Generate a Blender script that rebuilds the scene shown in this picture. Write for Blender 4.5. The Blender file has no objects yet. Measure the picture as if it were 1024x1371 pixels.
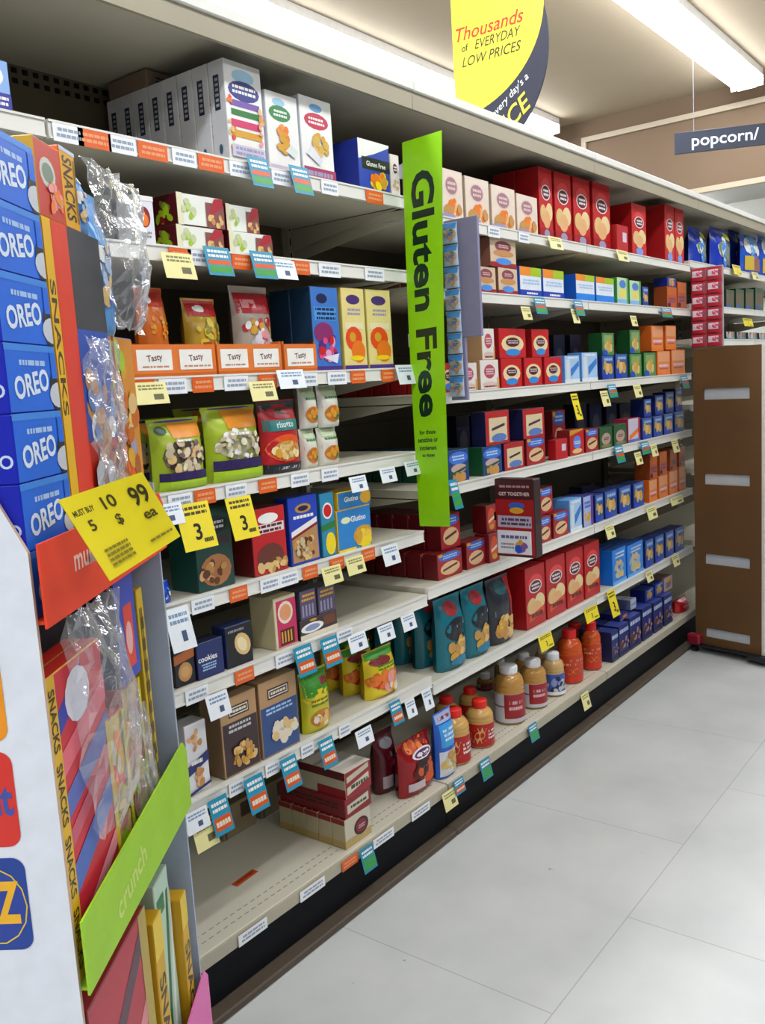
import bpy, math, random
from mathutils import Vector, Matrix
from math import sin, cos, pi, radians, sqrt

S = bpy.context.scene
COL = S.collection
# ------------------------------------------------------------------ camera
CAM_Z = 1.5
cd = bpy.data.cameras.new('camera'); cam = bpy.data.objects.new('camera', cd); COL.objects.link(cam)
cd.sensor_fit = 'VERTICAL'; cd.sensor_height = 24.0; cd.sensor_width = 24.0
cd.lens = 24.0*1200/1371
cam.matrix_world = Matrix(((0.60368, 0.14913, -0.78315, 0), (-0.79497, 0.03880, -0.60540, 0), (-0.05989, 0.98806, 0.14198, CAM_Z), (0, 0, 0, 1)))
cd.clip_start = 0.05
S.camera = cam
# ------------------------------------------------------------------ world, light, exposure
S.view_settings.view_transform = 'Standard'; S.view_settings.look = 'None'
S.view_settings.gamma = 1.0; S.view_settings.use_curve_mapping = False
S.view_settings.exposure = 0.0
W = bpy.data.worlds.new('world'); S.world = W; W.use_nodes = True
W.node_tree.nodes['Background'].inputs[0].default_value = (0.93, 0.96, 1.0, 1)
W.node_tree.nodes['Background'].inputs[1].default_value = 0.10
S.cycles.max_bounces = 6; S.cycles.diffuse_bounces = 2; S.cycles.transparent_max_bounces = 8
S.cycles.sample_clamp_indirect = 6.0
TUBE_POWER = 19.0
LAMP_Y = (3.6, 1.98, 0.36, -2.9)       # rows of ceiling strip lights, all running along the aisle
CEIL = 3.6

# ------------------------------------------------------------------ colours and materials
def lin(c):
    c = c.lstrip('#'); o = []
    for i in (0, 2, 4):
        v = int(c[i:i+2], 16)/255
        o.append(v/12.92 if v <= .04045 else ((v+.055)/1.055)**2.4)
    return (*o, 1)
C = dict(white='#f2f0ea', cream='#e6dcc4', ivory='#ece7da', kraft='#b78f62', beige='#cdbb98', tan='#c8944e', gold='#d9a02c', orange='#ee7a1c',
    dorange='#d85510', red='#cf1a1e', dred='#8c1018', maroon='#561018', pink='#e64886', rose='#ee9a9a', purple='#4c2c86', navy='#141c4c',
    blue='#1f50c4', sky='#4aa4ea', lblue='#a6c8ee', teal='#0c5a62', dteal='#07343a', aqua='#1ba2b6', green='#2e7a34', dgreen='#10401e', lime='#a6c81e',
    yellow='#f6d818', pyellow='#f2e79a', brown='#6a3c1e', dbrown='#33200f', black='#101014', grey='#8e9094', lgrey='#c4c6c8', lilac='#9d97b8', olive='#8a8a3a',
    skin='#e8b27a', wheat='#e2bd7c', sage='#c9d3a2')
MATS = {}
def mat(c, rough=.45, tex=None, **kw):
    key = (c, rough, tex, tuple(sorted(kw.items())))
    if key in MATS: return MATS[key]
    m = bpy.data.materials.new('m_'+str(c).strip('#')); m.use_nodes = True
    nt = m.node_tree; b = nt.nodes['Principled BSDF']
    col = lin(C.get(c, c)); b.inputs['Base Color'].default_value = col
    b.inputs['Roughness'].default_value = rough
    for k, v in kw.items(): b.inputs[k.replace('_', ' ')].default_value = v
    amp, sc = {'card': (.05, 30), 'metal': (.04, 4), None: (.05, 18), 'floor': (0, 1), 'wall': (.03, 2.0), 'cardboard': (.09, 6)}.get(tex, (.05, 18))
    if amp:
        tc = nt.nodes.new('ShaderNodeTexCoord'); nz = nt.nodes.new('ShaderNodeTexNoise'); nz.inputs['Scale'].default_value = sc
        nt.links.new(tc.outputs['Object'], nz.inputs['Vector'])
        mx = nt.nodes.new('ShaderNodeMix'); mx.data_type = 'RGBA'
        mx.inputs['A'].default_value = tuple(max(0, x*(1-amp*2)) for x in col[:3])+(1,)
        mx.inputs['B'].default_value = tuple(min(1, x*(1+amp*2)) for x in col[:3])+(1,)
        nt.links.new(nz.outputs['Fac'], mx.inputs['Factor']); nt.links.new(mx.outputs['Result'], b.inputs['Base Color'])
    MATS[key] = m
    return m
def emat(c, s):
    m = bpy.data.materials.new('lamp'); m.use_nodes = True; b = m.node_tree.nodes['Principled BSDF']
    b.inputs['Base Color'].default_value = lin('#ffffff'); b.inputs['Emission Color'].default_value = lin(c); b.inputs['Emission Strength'].default_value = s
    return m
def film_mat():
    m = bpy.data.materials.new('clear_film'); m.use_nodes = True; nt = m.node_tree; nt.nodes.clear()
    o = nt.nodes.new('ShaderNodeOutputMaterial'); mix = nt.nodes.new('ShaderNodeMixShader'); t = nt.nodes.new('ShaderNodeBsdfTransparent')
    g = nt.nodes.new('ShaderNodeBsdfGlossy'); g.inputs['Roughness'].default_value = .12; g.inputs['Color'].default_value = (1, 1, 1, 1)
    t.inputs['Color'].default_value = (.93, .94, .96, 1)
    fr = nt.nodes.new('ShaderNodeLayerWeight'); fr.inputs['Blend'].default_value = .2
    tc = nt.nodes.new('ShaderNodeTexCoord'); nz = nt.nodes.new('ShaderNodeTexNoise'); nz.inputs['Scale'].default_value = 26; nz.inputs['Detail'].default_value = 3
    bp = nt.nodes.new('ShaderNodeBump'); bp.inputs['Strength'].default_value = .45; bp.inputs['Distance'].default_value = .02
    nt.links.new(tc.outputs['Object'], nz.inputs['Vector']); nt.links.new(nz.outputs['Fac'], bp.inputs['Height'])
    nt.links.new(bp.outputs['Normal'], g.inputs['Normal']); nt.links.new(bp.outputs['Normal'], fr.inputs['Normal'])
    nt.links.new(fr.outputs['Facing'], mix.inputs[0]); nt.links.new(t.outputs[0], mix.inputs[1]); nt.links.new(g.outputs[0], mix.inputs[2])
    df = nt.nodes.new('ShaderNodeBsdfDiffuse'); df.inputs['Color'].default_value = (.9, .92, .95, 1); m2 = nt.nodes.new('ShaderNodeMixShader'); m2.inputs[0].default_value = .14
    nt.links.new(mix.outputs[0], m2.inputs[1]); nt.links.new(df.outputs[0], m2.inputs[2]); nt.links.new(m2.outputs[0], o.inputs[0])
    return m

# ------------------------------------------------------------------ mesh building
class MB:
    def __init__(s): s.v = []; s.f = []; s.m = []; s.mats = []; s.smooth = []
    def mi(s, m):
        if isinstance(m, str): m = mat(m)
        if m not in s.mats: s.mats.append(m)
        return s.mats.index(m)
    def poly(s, pts, m, smooth=False):
        i = len(s.v); s.v += [tuple(p) for p in pts]; s.f.append(tuple(range(i, i+len(pts)))); s.m.append(s.mi(m)); s.smooth.append(smooth)
    def mesh(s, verts, faces, m, smooth=False):
        i = len(s.v); s.v += [tuple(p) for p in verts]; k = s.mi(m)
        for f in faces: s.f.append(tuple(i+a for a in f)); s.m.append(k); s.smooth.append(smooth)
    def box(s, x0, y0, z0, x1, y1, z1, m, front=None, top=None, c=0.0):
        # chamfered box when c > 0
        if c <= 0:
            P = [(x0,y0,z0),(x1,y0,z0),(x1,y1,z0),(x0,y1,z0),(x0,y0,z1),(x1,y0,z1),(x1,y1,z1),(x0,y1,z1)]
            fs = [(0,3,2,1),(4,5,6,7),(0,1,5,4),(1,2,6,5),(2,3,7,6),(3,0,4,7)]
            ms = [m, top or m, front or m, m, m, m]
            i = len(s.v); s.v += P
            for f, q in zip(fs, ms): s.f.append(tuple(i+a for a in f)); s.m.append(s.mi(q)); s.smooth.append(False)
        else:
            i = len(s.v); V = []
            for a, xs in enumerate((x0, x1)):
                for b, ys in enumerate((y0, y1)):
                    for d, zs in enumerate((z0, z1)):
                        sx, sy, sz = (1, -1)[a], (1, -1)[b], (1, -1)[d]
                        V += [(xs, ys+sy*c, zs+sz*c), (xs+sx*c, ys, zs+sz*c), (xs+sx*c, ys+sy*c, zs)]
            s.v += V
            def id(a, b, d, k): return i+((a*2+b)*2+d)*3+k
            def F(ids, q): s.f.append(tuple(ids)); s.m.append(s.mi(q)); s.smooth.append(False)
            F([id(0,0,0,0), id(0,0,1,0), id(0,1,1,0), id(0,1,0,0)], m); F([id(1,0,0,0), id(1,1,0,0), id(1,1,1,0), id(1,0,1,0)], m)
            F([id(0,0,0,1), id(1,0,0,1), id(1,0,1,1), id(0,0,1,1)], front or m); F([id(0,1,0,1), id(0,1,1,1), id(1,1,1,1), id(1,1,0,1)], m)
            F([id(0,0,0,2), id(0,1,0,2), id(1,1,0,2), id(1,0,0,2)], m); F([id(0,0,1,2), id(1,0,1,2), id(1,1,1,2), id(0,1,1,2)], top or m)
            for b in (0, 1):
                for d in (0, 1):
                    F([id(0,b,d,1), id(1,b,d,1), id(1,b,d,2), id(0,b,d,2)], m)
            for a in (0, 1):
                for d in (0, 1):
                    F([id(a,0,d,0), id(a,1,d,0), id(a,1,d,2), id(a,0,d,2)], m)
                for b in (0, 1):
                    F([id(a,b,0,0), id(a,b,1,0), id(a,b,1,1), id(a,b,0,1)], m)
            for a in (0, 1):
                for b in (0, 1):
                    for d in (0, 1): F([id(a,b,d,0), id(a,b,d,1), id(a,b,d,2)], m)
    def obj(s, name, parent=None, loc=None, rz=0):
        me = bpy.data.meshes.new(name); me.from_pydata(s.v, [], s.f)
        for q in s.mats: me.materials.append(q)
        me.polygons.foreach_set('material_index', s.m); me.polygons.foreach_set('use_smooth', s.smooth); me.update()
        o = bpy.data.objects.new(name, me); COL.objects.link(o)
        if parent: o.parent = parent
        if loc: o.location = loc
        o.rotation_euler = (0, 0, rz)
        return o
def lathe(mb, prof, m, n=32, cx=0, cy=0):
    V = []; F = []
    for r, z in prof:
        for k in range(n):
            a = 2*pi*k/n; V.append((cx+r*cos(a), cy+r*sin(a), z))
    for i in range(len(prof)-1):
        for k in range(n):
            F.append((i*n+k, i*n+(k+1) % n, (i+1)*n+(k+1) % n, (i+1)*n+k))
    F.append(tuple(range((len(prof)-1)*n, len(prof)*n))); F.append(tuple(reversed(range(n))))
    mb.mesh(V, F, m, True)

TXT = {}
def text_polys(t, bold=0.0):
    if (t, bold) in TXT: return TXT[(t, bold)]
    cu = bpy.data.curves.new('t', 'FONT'); cu.body = t; cu.resolution_u = 3; cu.offset = bold; cu.fill_mode = 'FRONT'
    if t.startswith('~'): cu.body = t[1:]; cu.shear = .28
    o = bpy.data.objects.new('t', cu); COL.objects.link(o)
    dg = bpy.context.evaluated_depsgraph_get(); me = bpy.data.meshes.new_from_object(o.evaluated_get(dg))
    V = [(v.co.x, v.co.y) for v in me.vertices]; F = [tuple(p.vertices) for p in me.polygons]
    bpy.data.objects.remove(o); bpy.data.curves.remove(cu); bpy.data.meshes.remove(me)
    x0 = min(v[0] for v in V); x1 = max(v[0] for v in V); y0 = min(v[1] for v in V); y1 = max(v[1] for v in V)
    V = [(x-(x0+x1)/2, y-(y0+y1)/2) for x, y in V]
    TXT[(t, bold)] = (V, F, x1-x0, y1-y0)
    return TXT[(t, bold)]

def decals(mb, fn, ds, w, h, seed=1, e0=.0003):
    """fn(s, t, eps) -> point on a surface of real size w x h; ds: flat printed shapes on it."""
    rnd = random.Random(seed); lay = [0]
    def put(pts, faces, c, smooth=False):
        e = e0+lay[0]*.00012; lay[0] += 1
        mb.mesh([fn(min(1, max(0, a)), min(1, max(0, b)), e) for a, b in pts], faces, C_(c))
    def C_(c): return mat(c, .38) if isinstance(c, str) else c
    def grid(x0, y0, x1, y1, c, n=5):
        P = [(x0+(x1-x0)*i/n, y0+(y1-y0)*j/n) for j in range(n+1) for i in range(n+1)]
        put(P, [(j*(n+1)+i, j*(n+1)+i+1, (j+1)*(n+1)+i+1, (j+1)*(n+1)+i) for j in range(n) for i in range(n)], c)
    def ell(cx, cy, rx, ry, c, rot=0, n=14, rings=2):
        P = [(cx, cy)]; F = []
        for r in range(1, rings+1):
            for k in range(n):
                a = 2*pi*k/n; dx = rx*w*cos(a)*r/rings; dy = ry*h*sin(a)*r/rings
                P.append((cx+(dx*cos(rot)-dy*sin(rot))/w, cy+(dx*sin(rot)+dy*cos(rot))/h))
        for k in range(n): F.append((0, 1+k, 1+(k+1) % n))
        for r in range(rings-1):
            for k in range(n): F.append((1+r*n+k, 1+(r+1)*n+k, 1+(r+1)*n+(k+1) % n, 1+r*n+(k+1) % n))
        put(P, F, c)
    for d in ds:
        k = d[0]
        if k == 'r': grid(*d[1:6], n=(d[6] if len(d) > 6 else 5))
        elif k == 'e': ell(*d[1:6], rot=(d[6] if len(d) > 6 else 0))
        elif k == 'p': put(d[1], [tuple(range(len(d[1])))], d[2])
        elif k == 't':
            _, t, cx, cy, hh, c = d[:6]; rot = d[6] if len(d) > 6 else 0; lim = d[7] if len(d) > 7 else .9; bold = d[8] if len(d) > 8 else .02; stretch = d[9] if len(d) > 9 else 1.0
            V, F, tw, th = text_polys(t, bold); k_ = hh*h/th
            room = (w if abs(sin(rot)) < .7 else h)*lim
            kx = min(k_*stretch, room/tw)
            put([(cx+(x*kx*cos(rot)-y*k_*sin(rot))/w, cy+(x*kx*sin(rot)+y*k_*cos(rot))/h) for x, y in V], F, c)
        elif k == 'b':
            _, cx, cy, rx, ry, n, sz, cs = d
            for _i in range(n):
                a = rnd.random()*2*pi; q = sqrt(rnd.random()); s_ = sz*(.7+.6*rnd.random())
                ell(cx+rx*q*cos(a), cy+ry*q*sin(a), s_, s_*w/h*(.55+.4*rnd.random()), rnd.choice(cs), rnd.random()*3, n=8, rings=1)
        elif k == 'l':                      # lines of small print
            _, x0, y0, x1, y1, n, c = d
            for i in range(n):
                yy = y1-(i+.5)*(y1-y0)/n; x = x0+rnd.random()*.1*(x1-x0); hh = (y1-y0)/n*.28
                P = []; F = []
                while x < x1-.04*(x1-x0):
                    L = min((.06+.16*rnd.random())*(x1-x0), x1-x); j = len(P)
                    P += [(x, yy-hh), (x+L, yy-hh), (x+L, yy+hh), (x, yy+hh)]; F.append((j, j+1, j+2, j+3)); x += L+.03*(x1-x0)
                put(P, F, c)
        elif k == 'x':                      # barcode-like stripes
            _, x0, y0, x1, y1, n, c = d
            P = []; F = []
            for i in range(n):
                a = x0+(x1-x0)*i/n; j = len(P); P += [(a, y0), (a+(x1-x0)/n*.5, y0), (a+(x1-x0)/n*.5, y1), (a, y1)]; F.append((j, j+1, j+2, j+3))
            put(P, F, c)

def tag(o, label=None, cat=None, group=None, kind=None):
    if label: o['label'] = label
    if cat: o['category'] = cat
    if group: o['group'] = group
    if kind: o['kind'] = kind
    return o
def empty(name, loc=(0, 0, 0), rz=0):
    o = bpy.data.objects.new(name, None); COL.objects.link(o); o.location = loc; o.rotation_euler = (0, 0, rz); o.empty_display_size = .05
    return o

# ------------------------------------------------------------------ package builders (local frame: x along the front, y into the shelf, z up)
def build_box(st, w, h, d, seed):
    mb = MB(); f = st.get('front', 'white'); sd = st.get('side', f); tp = st.get('top', sd)
    mb.box(0, 0, 0, w, d, h, mat(sd, .4), front=mat(f, .38), top=mat(tp, .4), c=min(.0015, w*.04))
    decals(mb, lambda s, t, e: (s*w, -e, t*h), st.get('art', []), w, h, seed)
    if st.get('sart'): decals(mb, lambda s, t, e: (-e, (1-s)*d, t*h), st['sart'], d, h, seed+1)
    decals(mb, lambda s, t, e: (s*w, t*d, h+e), [('r', .02, .48, .98, .52, sd, 1), ('r', .02, .46, .98, .475, st.get('flap', '#00000022'[:7] if 0 else 'grey'), 1)], w, d, seed)
    return mb
def bag_surface(w, h, d, lean=0.0, flat=.16):
    def half(s, t):
        a = min(1.0, max(0.0, 1-abs(2*s-1)**2.6))**.5
        if t < .1: dd = .72+.28*sin(t/.1*pi/2)
        elif t < .55: dd = 1.0
        elif t < 1-.06: q = (t-.55)/(.39); dd = 1-q*q*(1-.04)
        else: dd = .04
        return a*dd*d/2
    def X(s, t):
        pin = 1-.06*sin(pi*min(1, t))**2*0-.05*(sin(pi*t)) + (.03 if t > .94 else 0)
        return w/2+(s-.5)*w*pin
    def wr(s, t): return .0012*sin(23*s+9*t)*sin(17*t+5*s)*(1-abs(2*s-1))
    def front(s, t, e=0): return (X(s, t), d/2-half(s, t)-wr(s, t)-e + lean*t, t*h)
    def back(s, t): return (X(s, t), d/2+half(s, t)+lean*t, t*h)
    return front, back
def build_bag(st, w, h, d, seed, nx=16, nz=22):
    mb = MB(); front, back = bag_surface(w, h, d, st.get('lean', 0)*h)
    m = mat(st.get('front', 'white'), st.get('rough', .28)); ms = mat(st.get('side', st.get('front', 'white')), st.get('rough', .28))
    for fn, mm, flip in ((front, m, False), (back, ms, True)):
        V = [fn(i/nx, j/nz) for j in range(nz+1) for i in range(nx+1)]
        F = [(j*(nx+1)+i, j*(nx+1)+i+1, (j+1)*(nx+1)+i+1, (j+1)*(nx+1)+i) for j in range(nz) for i in range(nx)]
        if flip: F = [tuple(reversed(f)) for f in F]
        mb.mesh(V, F, mm, True)
    mb.poly([front(i/8, 0) for i in range(9)]+[back(1-i/8, 0) for i in range(9)], ms)
    decals(mb, front, st.get('art', []), w, h, seed, e0=.0016)
    return mb

STYLES = {}
# looks: at most 7 words.  art is drawn in 0..1 front coordinates
def st(key, name, look, cat, kind='box', **kw): STYLES[key] = dict(name=name, look=look, cat=cat, kind=kind, **kw)
CK = ['wheat', 'skin', '#d2a05a']
def crackers(y=.38, ry=.17): return [('e', .28, y, .24, ry*.8, 'wheat', .2), ('e', .70, y+.03, .26, ry*.85, '#ecd29a', -.2), ('e', .50, y-.07, .27, ry*.8, 'skin', .1)]
def badge(cx, cy, rx, ry, c1='maroon', c2='white'): return [('e', cx, cy, rx, ry, c2), ('e', cx, cy, rx*.86, ry*.86, c1), ('l', cx-rx*.62, cy-ry*.5, cx+rx*.62, cy+ry*.5, 2, c2)]
st('pasta_rotini', 'pasta_carton', 'white carton with rainbow spiral picture', 'pasta', front='white', side='#e8e8ec', top='lgrey',
   art=[('e', .5, .86, .3, .07, '#a8d4e8'), ('e', .5, .72, .42, .1, '#3b3f86'), ('l', .18, .68, .82, .78, 2, 'white'), ('r', .1, .56, .9, .62, '#7b58a8'), ('r', .12, .47, .88, .53, 'green'), ('r', .1, .36, .9, .43, '#d83a6a'), ('r', .08, .26, .92, .33, 'gold'), ('b', .1, .4, .08, .3, 14, .05, ['orange', 'wheat', '#e05a3a']), ('b', .92, .4, .07, .28, 12, .05, ['gold', 'rose', 'wheat']), ('r', .05, .06, .95, .18, '#cfc6d8', 3), ('l', .1, .07, .9, .17, 2, 'lilac')],
   sart=[('r', .30, .52, .66, .86, '#28304f', 2), ('l', .38, .54, .6, .84, 6, 'lgrey'), ('e', .5, .14, .12, .05, '#4d6a86')])
st('pasta_green', 'pasta_carton', 'white carton with green oval and rotini', 'pasta', front='white', side='#e4e6ea', top='lgrey',
   art=[('e', .4, .88, .2, .05, '#9cc8dc'), ('e', .42, .74, .34, .1, '#3c8a4c'), ('l', .2, .69, .64, .79, 2, 'white'), ('b', .48, .42, .2, .16, 26, .09, ['orange', 'gold', '#e89a3a']), ('p', [(.5, .28), (.8, .2), (.9, .3), (.7, .38)], '#dfe6e0'), ('r', 0, 0, 1, .08, '#c9b8c8', 2)])
st('pasta_red', 'pasta_carton', 'white carton with red oval and shells', 'pasta', front='white', side='#e4e6ea', top='lgrey',
   art=[('e', .5, .88, .2, .05, '#6fa8d8'), ('e', .5, .72, .38, .1, '#c8324e'), ('l', .25, .67, .75, .77, 2, 'white'), ('b', .55, .42, .24, .14, 26, .09, ['gold', 'wheat', '#d9b04a']), ('p', [(.1, .3), (.5, .18), (.6, .24), (.3, .4)], '#dfe0e6'), ('r', 0, 0, 1, .14, '#a82a5a', 2), ('l', .1, .02, .9, .12, 1, 'lilac')])
st('pasta_blue', 'pasta_carton', 'royal blue carton with yellow pasta', 'pasta', front='#2c46b0', side='#26369a', top='#4a62c8',
   art=[('p', [(0, 1), (0, .6), (.5, .75), (1, .95), (1, 1)], 'white'), ('r', .1, .42, 1, .66, 'black', 3), ('t', 'Gluten Free', .55, .54, .10, 'white'), ('b', .55, .22, .3, .14, 22, .1, ['gold', 'yellow', 'orange'])])
st('ivory_pack', 'food_carton', 'ivory carton with small oval badge', 'food box', front='ivory', side='cream', art=badge(.5, .66, .3, .14)+[('b', .5, .25, .35, .12, 14, .09, CK)])
st('blue_white', 'food_carton', 'blue and white carton with purple base', 'food box', front='#8fb4e8', side='#7a9ad8', art=[('e', .4, .7, .4, .2, 'white'), ('r', 0, 0, 1, .4, '#3a3a9a', 2), ('l', .1, .15, .9, .35, 2, 'white')])
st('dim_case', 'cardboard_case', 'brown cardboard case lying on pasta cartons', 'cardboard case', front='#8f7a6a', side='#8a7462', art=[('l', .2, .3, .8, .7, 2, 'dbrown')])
st('tomato', 'soup_carton', 'white carton with red tomato oval', 'soup carton', front='#e6e6ea', side='lgrey', art=[('e', .5, .56, .3, .22, 'dred'), ('e', .52, .5, .18, .13, 'orange'), ('l', .2, .12, .8, .28, 2, 'grey'), ('r', 0, .9, 1, 1, 'white', 1)])
st('flat_cracker', 'cracker_box', 'flat white and maroon cracker box', 'cracker box', front='#eef0e4', side='maroon', top='#e8e8d8',
   art=[('r', 0, 0, .12, 1, '#e9e4c0', 1), ('b', .28, .5, .16, .3, 10, .07, ['lime', 'sage', '#c8d87a']), ('r', .6, .0, 1, .8, '#8a4a44', 2), ('p', [(.62, .3), (.98, .7), (.98, .98), (.8, .95)], '#b02030'), ('b', .8, .25, .15, .2, 8, .06, ['wheat', 'tan'])],
   sart=[('b', .5, .4, .3, .3, 8, .14, ['lime', 'olive', 'dred'])])
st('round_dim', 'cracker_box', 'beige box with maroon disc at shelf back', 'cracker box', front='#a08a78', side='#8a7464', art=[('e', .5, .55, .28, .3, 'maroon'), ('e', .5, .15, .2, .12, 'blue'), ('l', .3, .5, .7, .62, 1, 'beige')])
st('bag_orange', 'snack_bag', 'orange and red rice bag', 'snack bag', 'bag', front='#d2691e', side='#b85a1c', art=[('r', .05, .78, .95, .98, '#c0341c', 6), ('e', .3, .86, .12, .05, 'white'), ('b', .5, .55, .36, .12, 16, .07, ['orange', 'gold', '#e8902c']), ('b', .5, .2, .34, .14, 16, .09, ['lgrey', 'grey', 'white', 'dbrown'])])
st('bag_gold', 'snack_bag', 'golden grain bag with red top', 'snack bag', 'bag', front='#c09a2c', side='#8a6a1c', art=[('r', .04, .76, .96, .97, '#b81c20', 6), ('e', .4, .86, .2, .05, 'white'), ('b', .5, .55, .38, .16, 18, .09, ['gold', 'olive', '#e0c040']), ('b', .55, .2, .34, .14, 18, .09, ['white', 'lgrey', 'grey', 'lilac'])])
st('bag_red', 'snack_bag', 'clear and red grain bag', 'snack bag', 'bag', front='#b8a898', side='#6a6058', art=[('r', .04, .68, .96, .92, '#c01824', 6), ('r', .15, .74, .5, .84, 'rose', 3), ('b', .5, .54, .4, .08, 14, .08, ['gold', 'red', 'white']), ('b', .5, .25, .4, .2, 34, .1, ['white', 'lgrey', '#e4dce4', 'rose'])])
st('blue_fruit', 'cereal_carton', 'tall blue carton with pink berries', 'food box', front='#3f78c8', side='#1c3c58', top='#28445e', art=[('e', .4, .86, .2, .06, 'navy'), ('r', .1, .6, .9, .76, '#4f9ade', 3), ('l', .12, .6, .88, .76, 3, 'navy'), ('e', .4, .45, .35, .13, '#8a2a68'), ('b', .55, .26, .32, .14, 18, .12, ['pink', 'purple', 'red', '#e8a0c8']), ('r', 0, 0, 1, .05, 'purple', 2), ('p', [(.3, .16), (.9, .2), (.8, .08)], '#e8e0f0')])
st('cream_fruit', 'cereal_carton', 'tall cream carton with orange fruit picture', 'food box', front='#ecd98a', side='#cbb860', top='#a87a40', art=[('e', .5, .86, .3, .06, '#4a2a72'), ('l', .2, .66, .8, .76, 2, 'lilac'), ('r', .1, .5, .9, .58, '#f0e4b8', 2), ('e', .45, .38, .36, .15, '#ea4a1a'), ('e', .62, .22, .3, .14, 'orange'), ('e', .4, .4, .14, .06, 'gold'), ('e', .55, .14, .3, .03, 'yellow'), ('r', 0, 0, 1, .05, 'purple', 2)])
st('quinoa', 'grain_bag', 'lime and purple bag of beans', 'grain bag', 'bag', front='#a8bc2a', side='#6e7a20', art=[('r', .3, .72, .96, .93, '#e8922a', 8), ('e', .5, .96, .4, .015, 'purple'), ('e', .15, .84, .1, .06, 'dgreen'), ('e', .5, .46, .42, .24, '#6a6248'), ('b', .5, .46, .4, .22, 60, .07, ['wheat', '#e8dcb0', 'dbrown', '#7a5a6a', 'beige']), ('r', .02, .14, .98, .25, '#2c1c54', 8), ('l', .3, .66, .6, .71, 1, 'white'), ('r', .02, 0, .98, .13, 'lime', 8)])
st('quinoa_pale', 'grain_bag', 'lime and purple bag of pale seeds', 'grain bag', 'bag', front='#a8bc2a', side='#8a8a4a', art=[('r', .3, .70, .96, .95, '#e8922a', 8), ('e', .5, .975, .4, .012, 'purple'), ('e', .5, .48, .42, .2, '#b8b490'), ('b', .5, .48, .4, .2, 70, .05, ['#e8e4c8', 'beige', 'olive', 'white']), ('r', .02, .16, .98, .29, '#2c1c54', 8), ('l', .25, .6, .65, .66, 1, 'white'), ('r', .02, 0, .98, .15, 'lime', 8)])
st('risotto', 'rice_bag', 'red rice bag with teal title band', 'rice bag', 'bag', front='#c0242c', side='#7a1420', art=[('r', .0, .86, 1, .98, '#2a3a3a', 6), ('e', .5, .84, .36, .1, '#b01c2c'), ('e', .5, .85, .18, .05, 'dbrown'), ('r', .02, .58, .98, .73, '#2f7c78', 8), ('t', 'risotto', .5, .665, .085, '#d8e8e0'), ('e', .5, .34, .48, .19, '#e8561c'), ('e', .5, .31, .38, .13, '#caa050'), ('b', .5, .31, .33, .1, 30, .07, ['wheat', '#f0dca0', 'gold']), ('r', .0, .0, 1, .13, '#20242e', 8), ('l', .2, .04, .8, .1, 1, 'lgrey')])
st('soup_pouch', 'soup_pouch', 'small white pouch with vegetable bowl', 'pouch', 'bag', front='#dcd8c8', side='#a8a090', art=[('r', .1, .76, .9, .96, '#b8c8a0', 4), ('l', .15, .66, .85, .76, 1, 'green'), ('p', [(.05, .55), (.95, .68), (.95, .62), (.05, .45)], '#b83a20'), ('e', .5, .32, .4, .2, '#c8702a'), ('b', .5, .32, .34, .16, 18, .1, ['orange', 'gold', 'green', 'wheat'])])
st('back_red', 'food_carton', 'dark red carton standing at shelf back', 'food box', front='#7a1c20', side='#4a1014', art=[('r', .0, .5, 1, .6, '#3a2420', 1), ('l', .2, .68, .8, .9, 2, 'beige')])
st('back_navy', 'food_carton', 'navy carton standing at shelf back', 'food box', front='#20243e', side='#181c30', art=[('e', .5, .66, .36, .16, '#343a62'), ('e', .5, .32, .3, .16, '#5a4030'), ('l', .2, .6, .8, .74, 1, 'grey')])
st('cookie_teal', 'cookie_bag', 'dark teal carton with brown cookie', 'cookie box', front='#23473f', side='#08453c', art=[('e', .5, .8, .4, .12, '#2a2c34'), ('l', .2, .74, .8, .86, 2, 'lgrey'), ('r', .1, .55, .9, .66, '#3a2c34', 2), ('e', .5, .24, .42, .2, '#b87848'), ('b', .5, .2, .4, .16, 16, .09, ['tan', 'brown', 'skin'])])
st('cookie_red', 'cookie_bag', 'red carton with white lettering and cookie', 'cookie box', front='#c41c20', side='#6e1014', art=[('e', .5, .84, .3, .08, 'white'), ('r', .05, .62, .95, .76, '#e8d8d8', 3), ('l', .1, .62, .9, .76, 2, 'maroon'), ('e', .5, .26, .4, .2, '#6a3026'), ('b', .5, .12, .42, .1, 14, .1, ['tan', 'wheat', 'brown'])])
st('pack_blue_bread', 'cookie_bag', 'royal blue carton with brown bread picture', 'cookie box', front='#1f3fb4', side='#16308c', art=[('e', .5, .82, .28, .07, '#b88a3a'), ('e', .5, .82, .18, .04, 'navy'), ('l', .15, .66, .85, .74, 1, 'white'), ('p', [(.05, .5), (.95, .66), (.95, .58), (.05, .42)], 'white'), ('p', [(.05, .42), (.95, .58), (.95, .54), (.05, .38)], 'dred'), ('p', [(.05, .38), (.95, .54), (.95, .04), (.05, .04)], '#b88a58'), ('b', .5, .24, .4, .16, 30, .08, ['tan', 'brown', 'wheat', 'beige'])])
st('yb_slim', 'cracker_box', 'slim teal carton with yellow cracker', 'cracker box', front='#2a88b0', side='#1c6a8a', art=[('e', .5, .72, .36, .13, 'white'), ('e', .5, .72, .28, .1, 'red'), ('p', [(.0, .5), (1, .55), (1, .45), (0, .4)], 'green'), ('e', .6, .2, .36, .18, 'yellow')])
st('yb_box', 'cracker_box', 'bright blue box with yellow crackers', 'cracker box', front='#2a84cc', side='#f0c020', art=[('t', 'Glutino', .62, .74, .14, 'white'), ('e', .25, .74, .14, .08, '#e4ecc0'), ('e', .75, .3, .3, .24, 'gold'), ('b', .78, .24, .18, .18, 10, .14, ['yellow', 'gold', '#f6c84a']), ('r', .0, .0, .5, .06, 'yellow', 2)])
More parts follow.
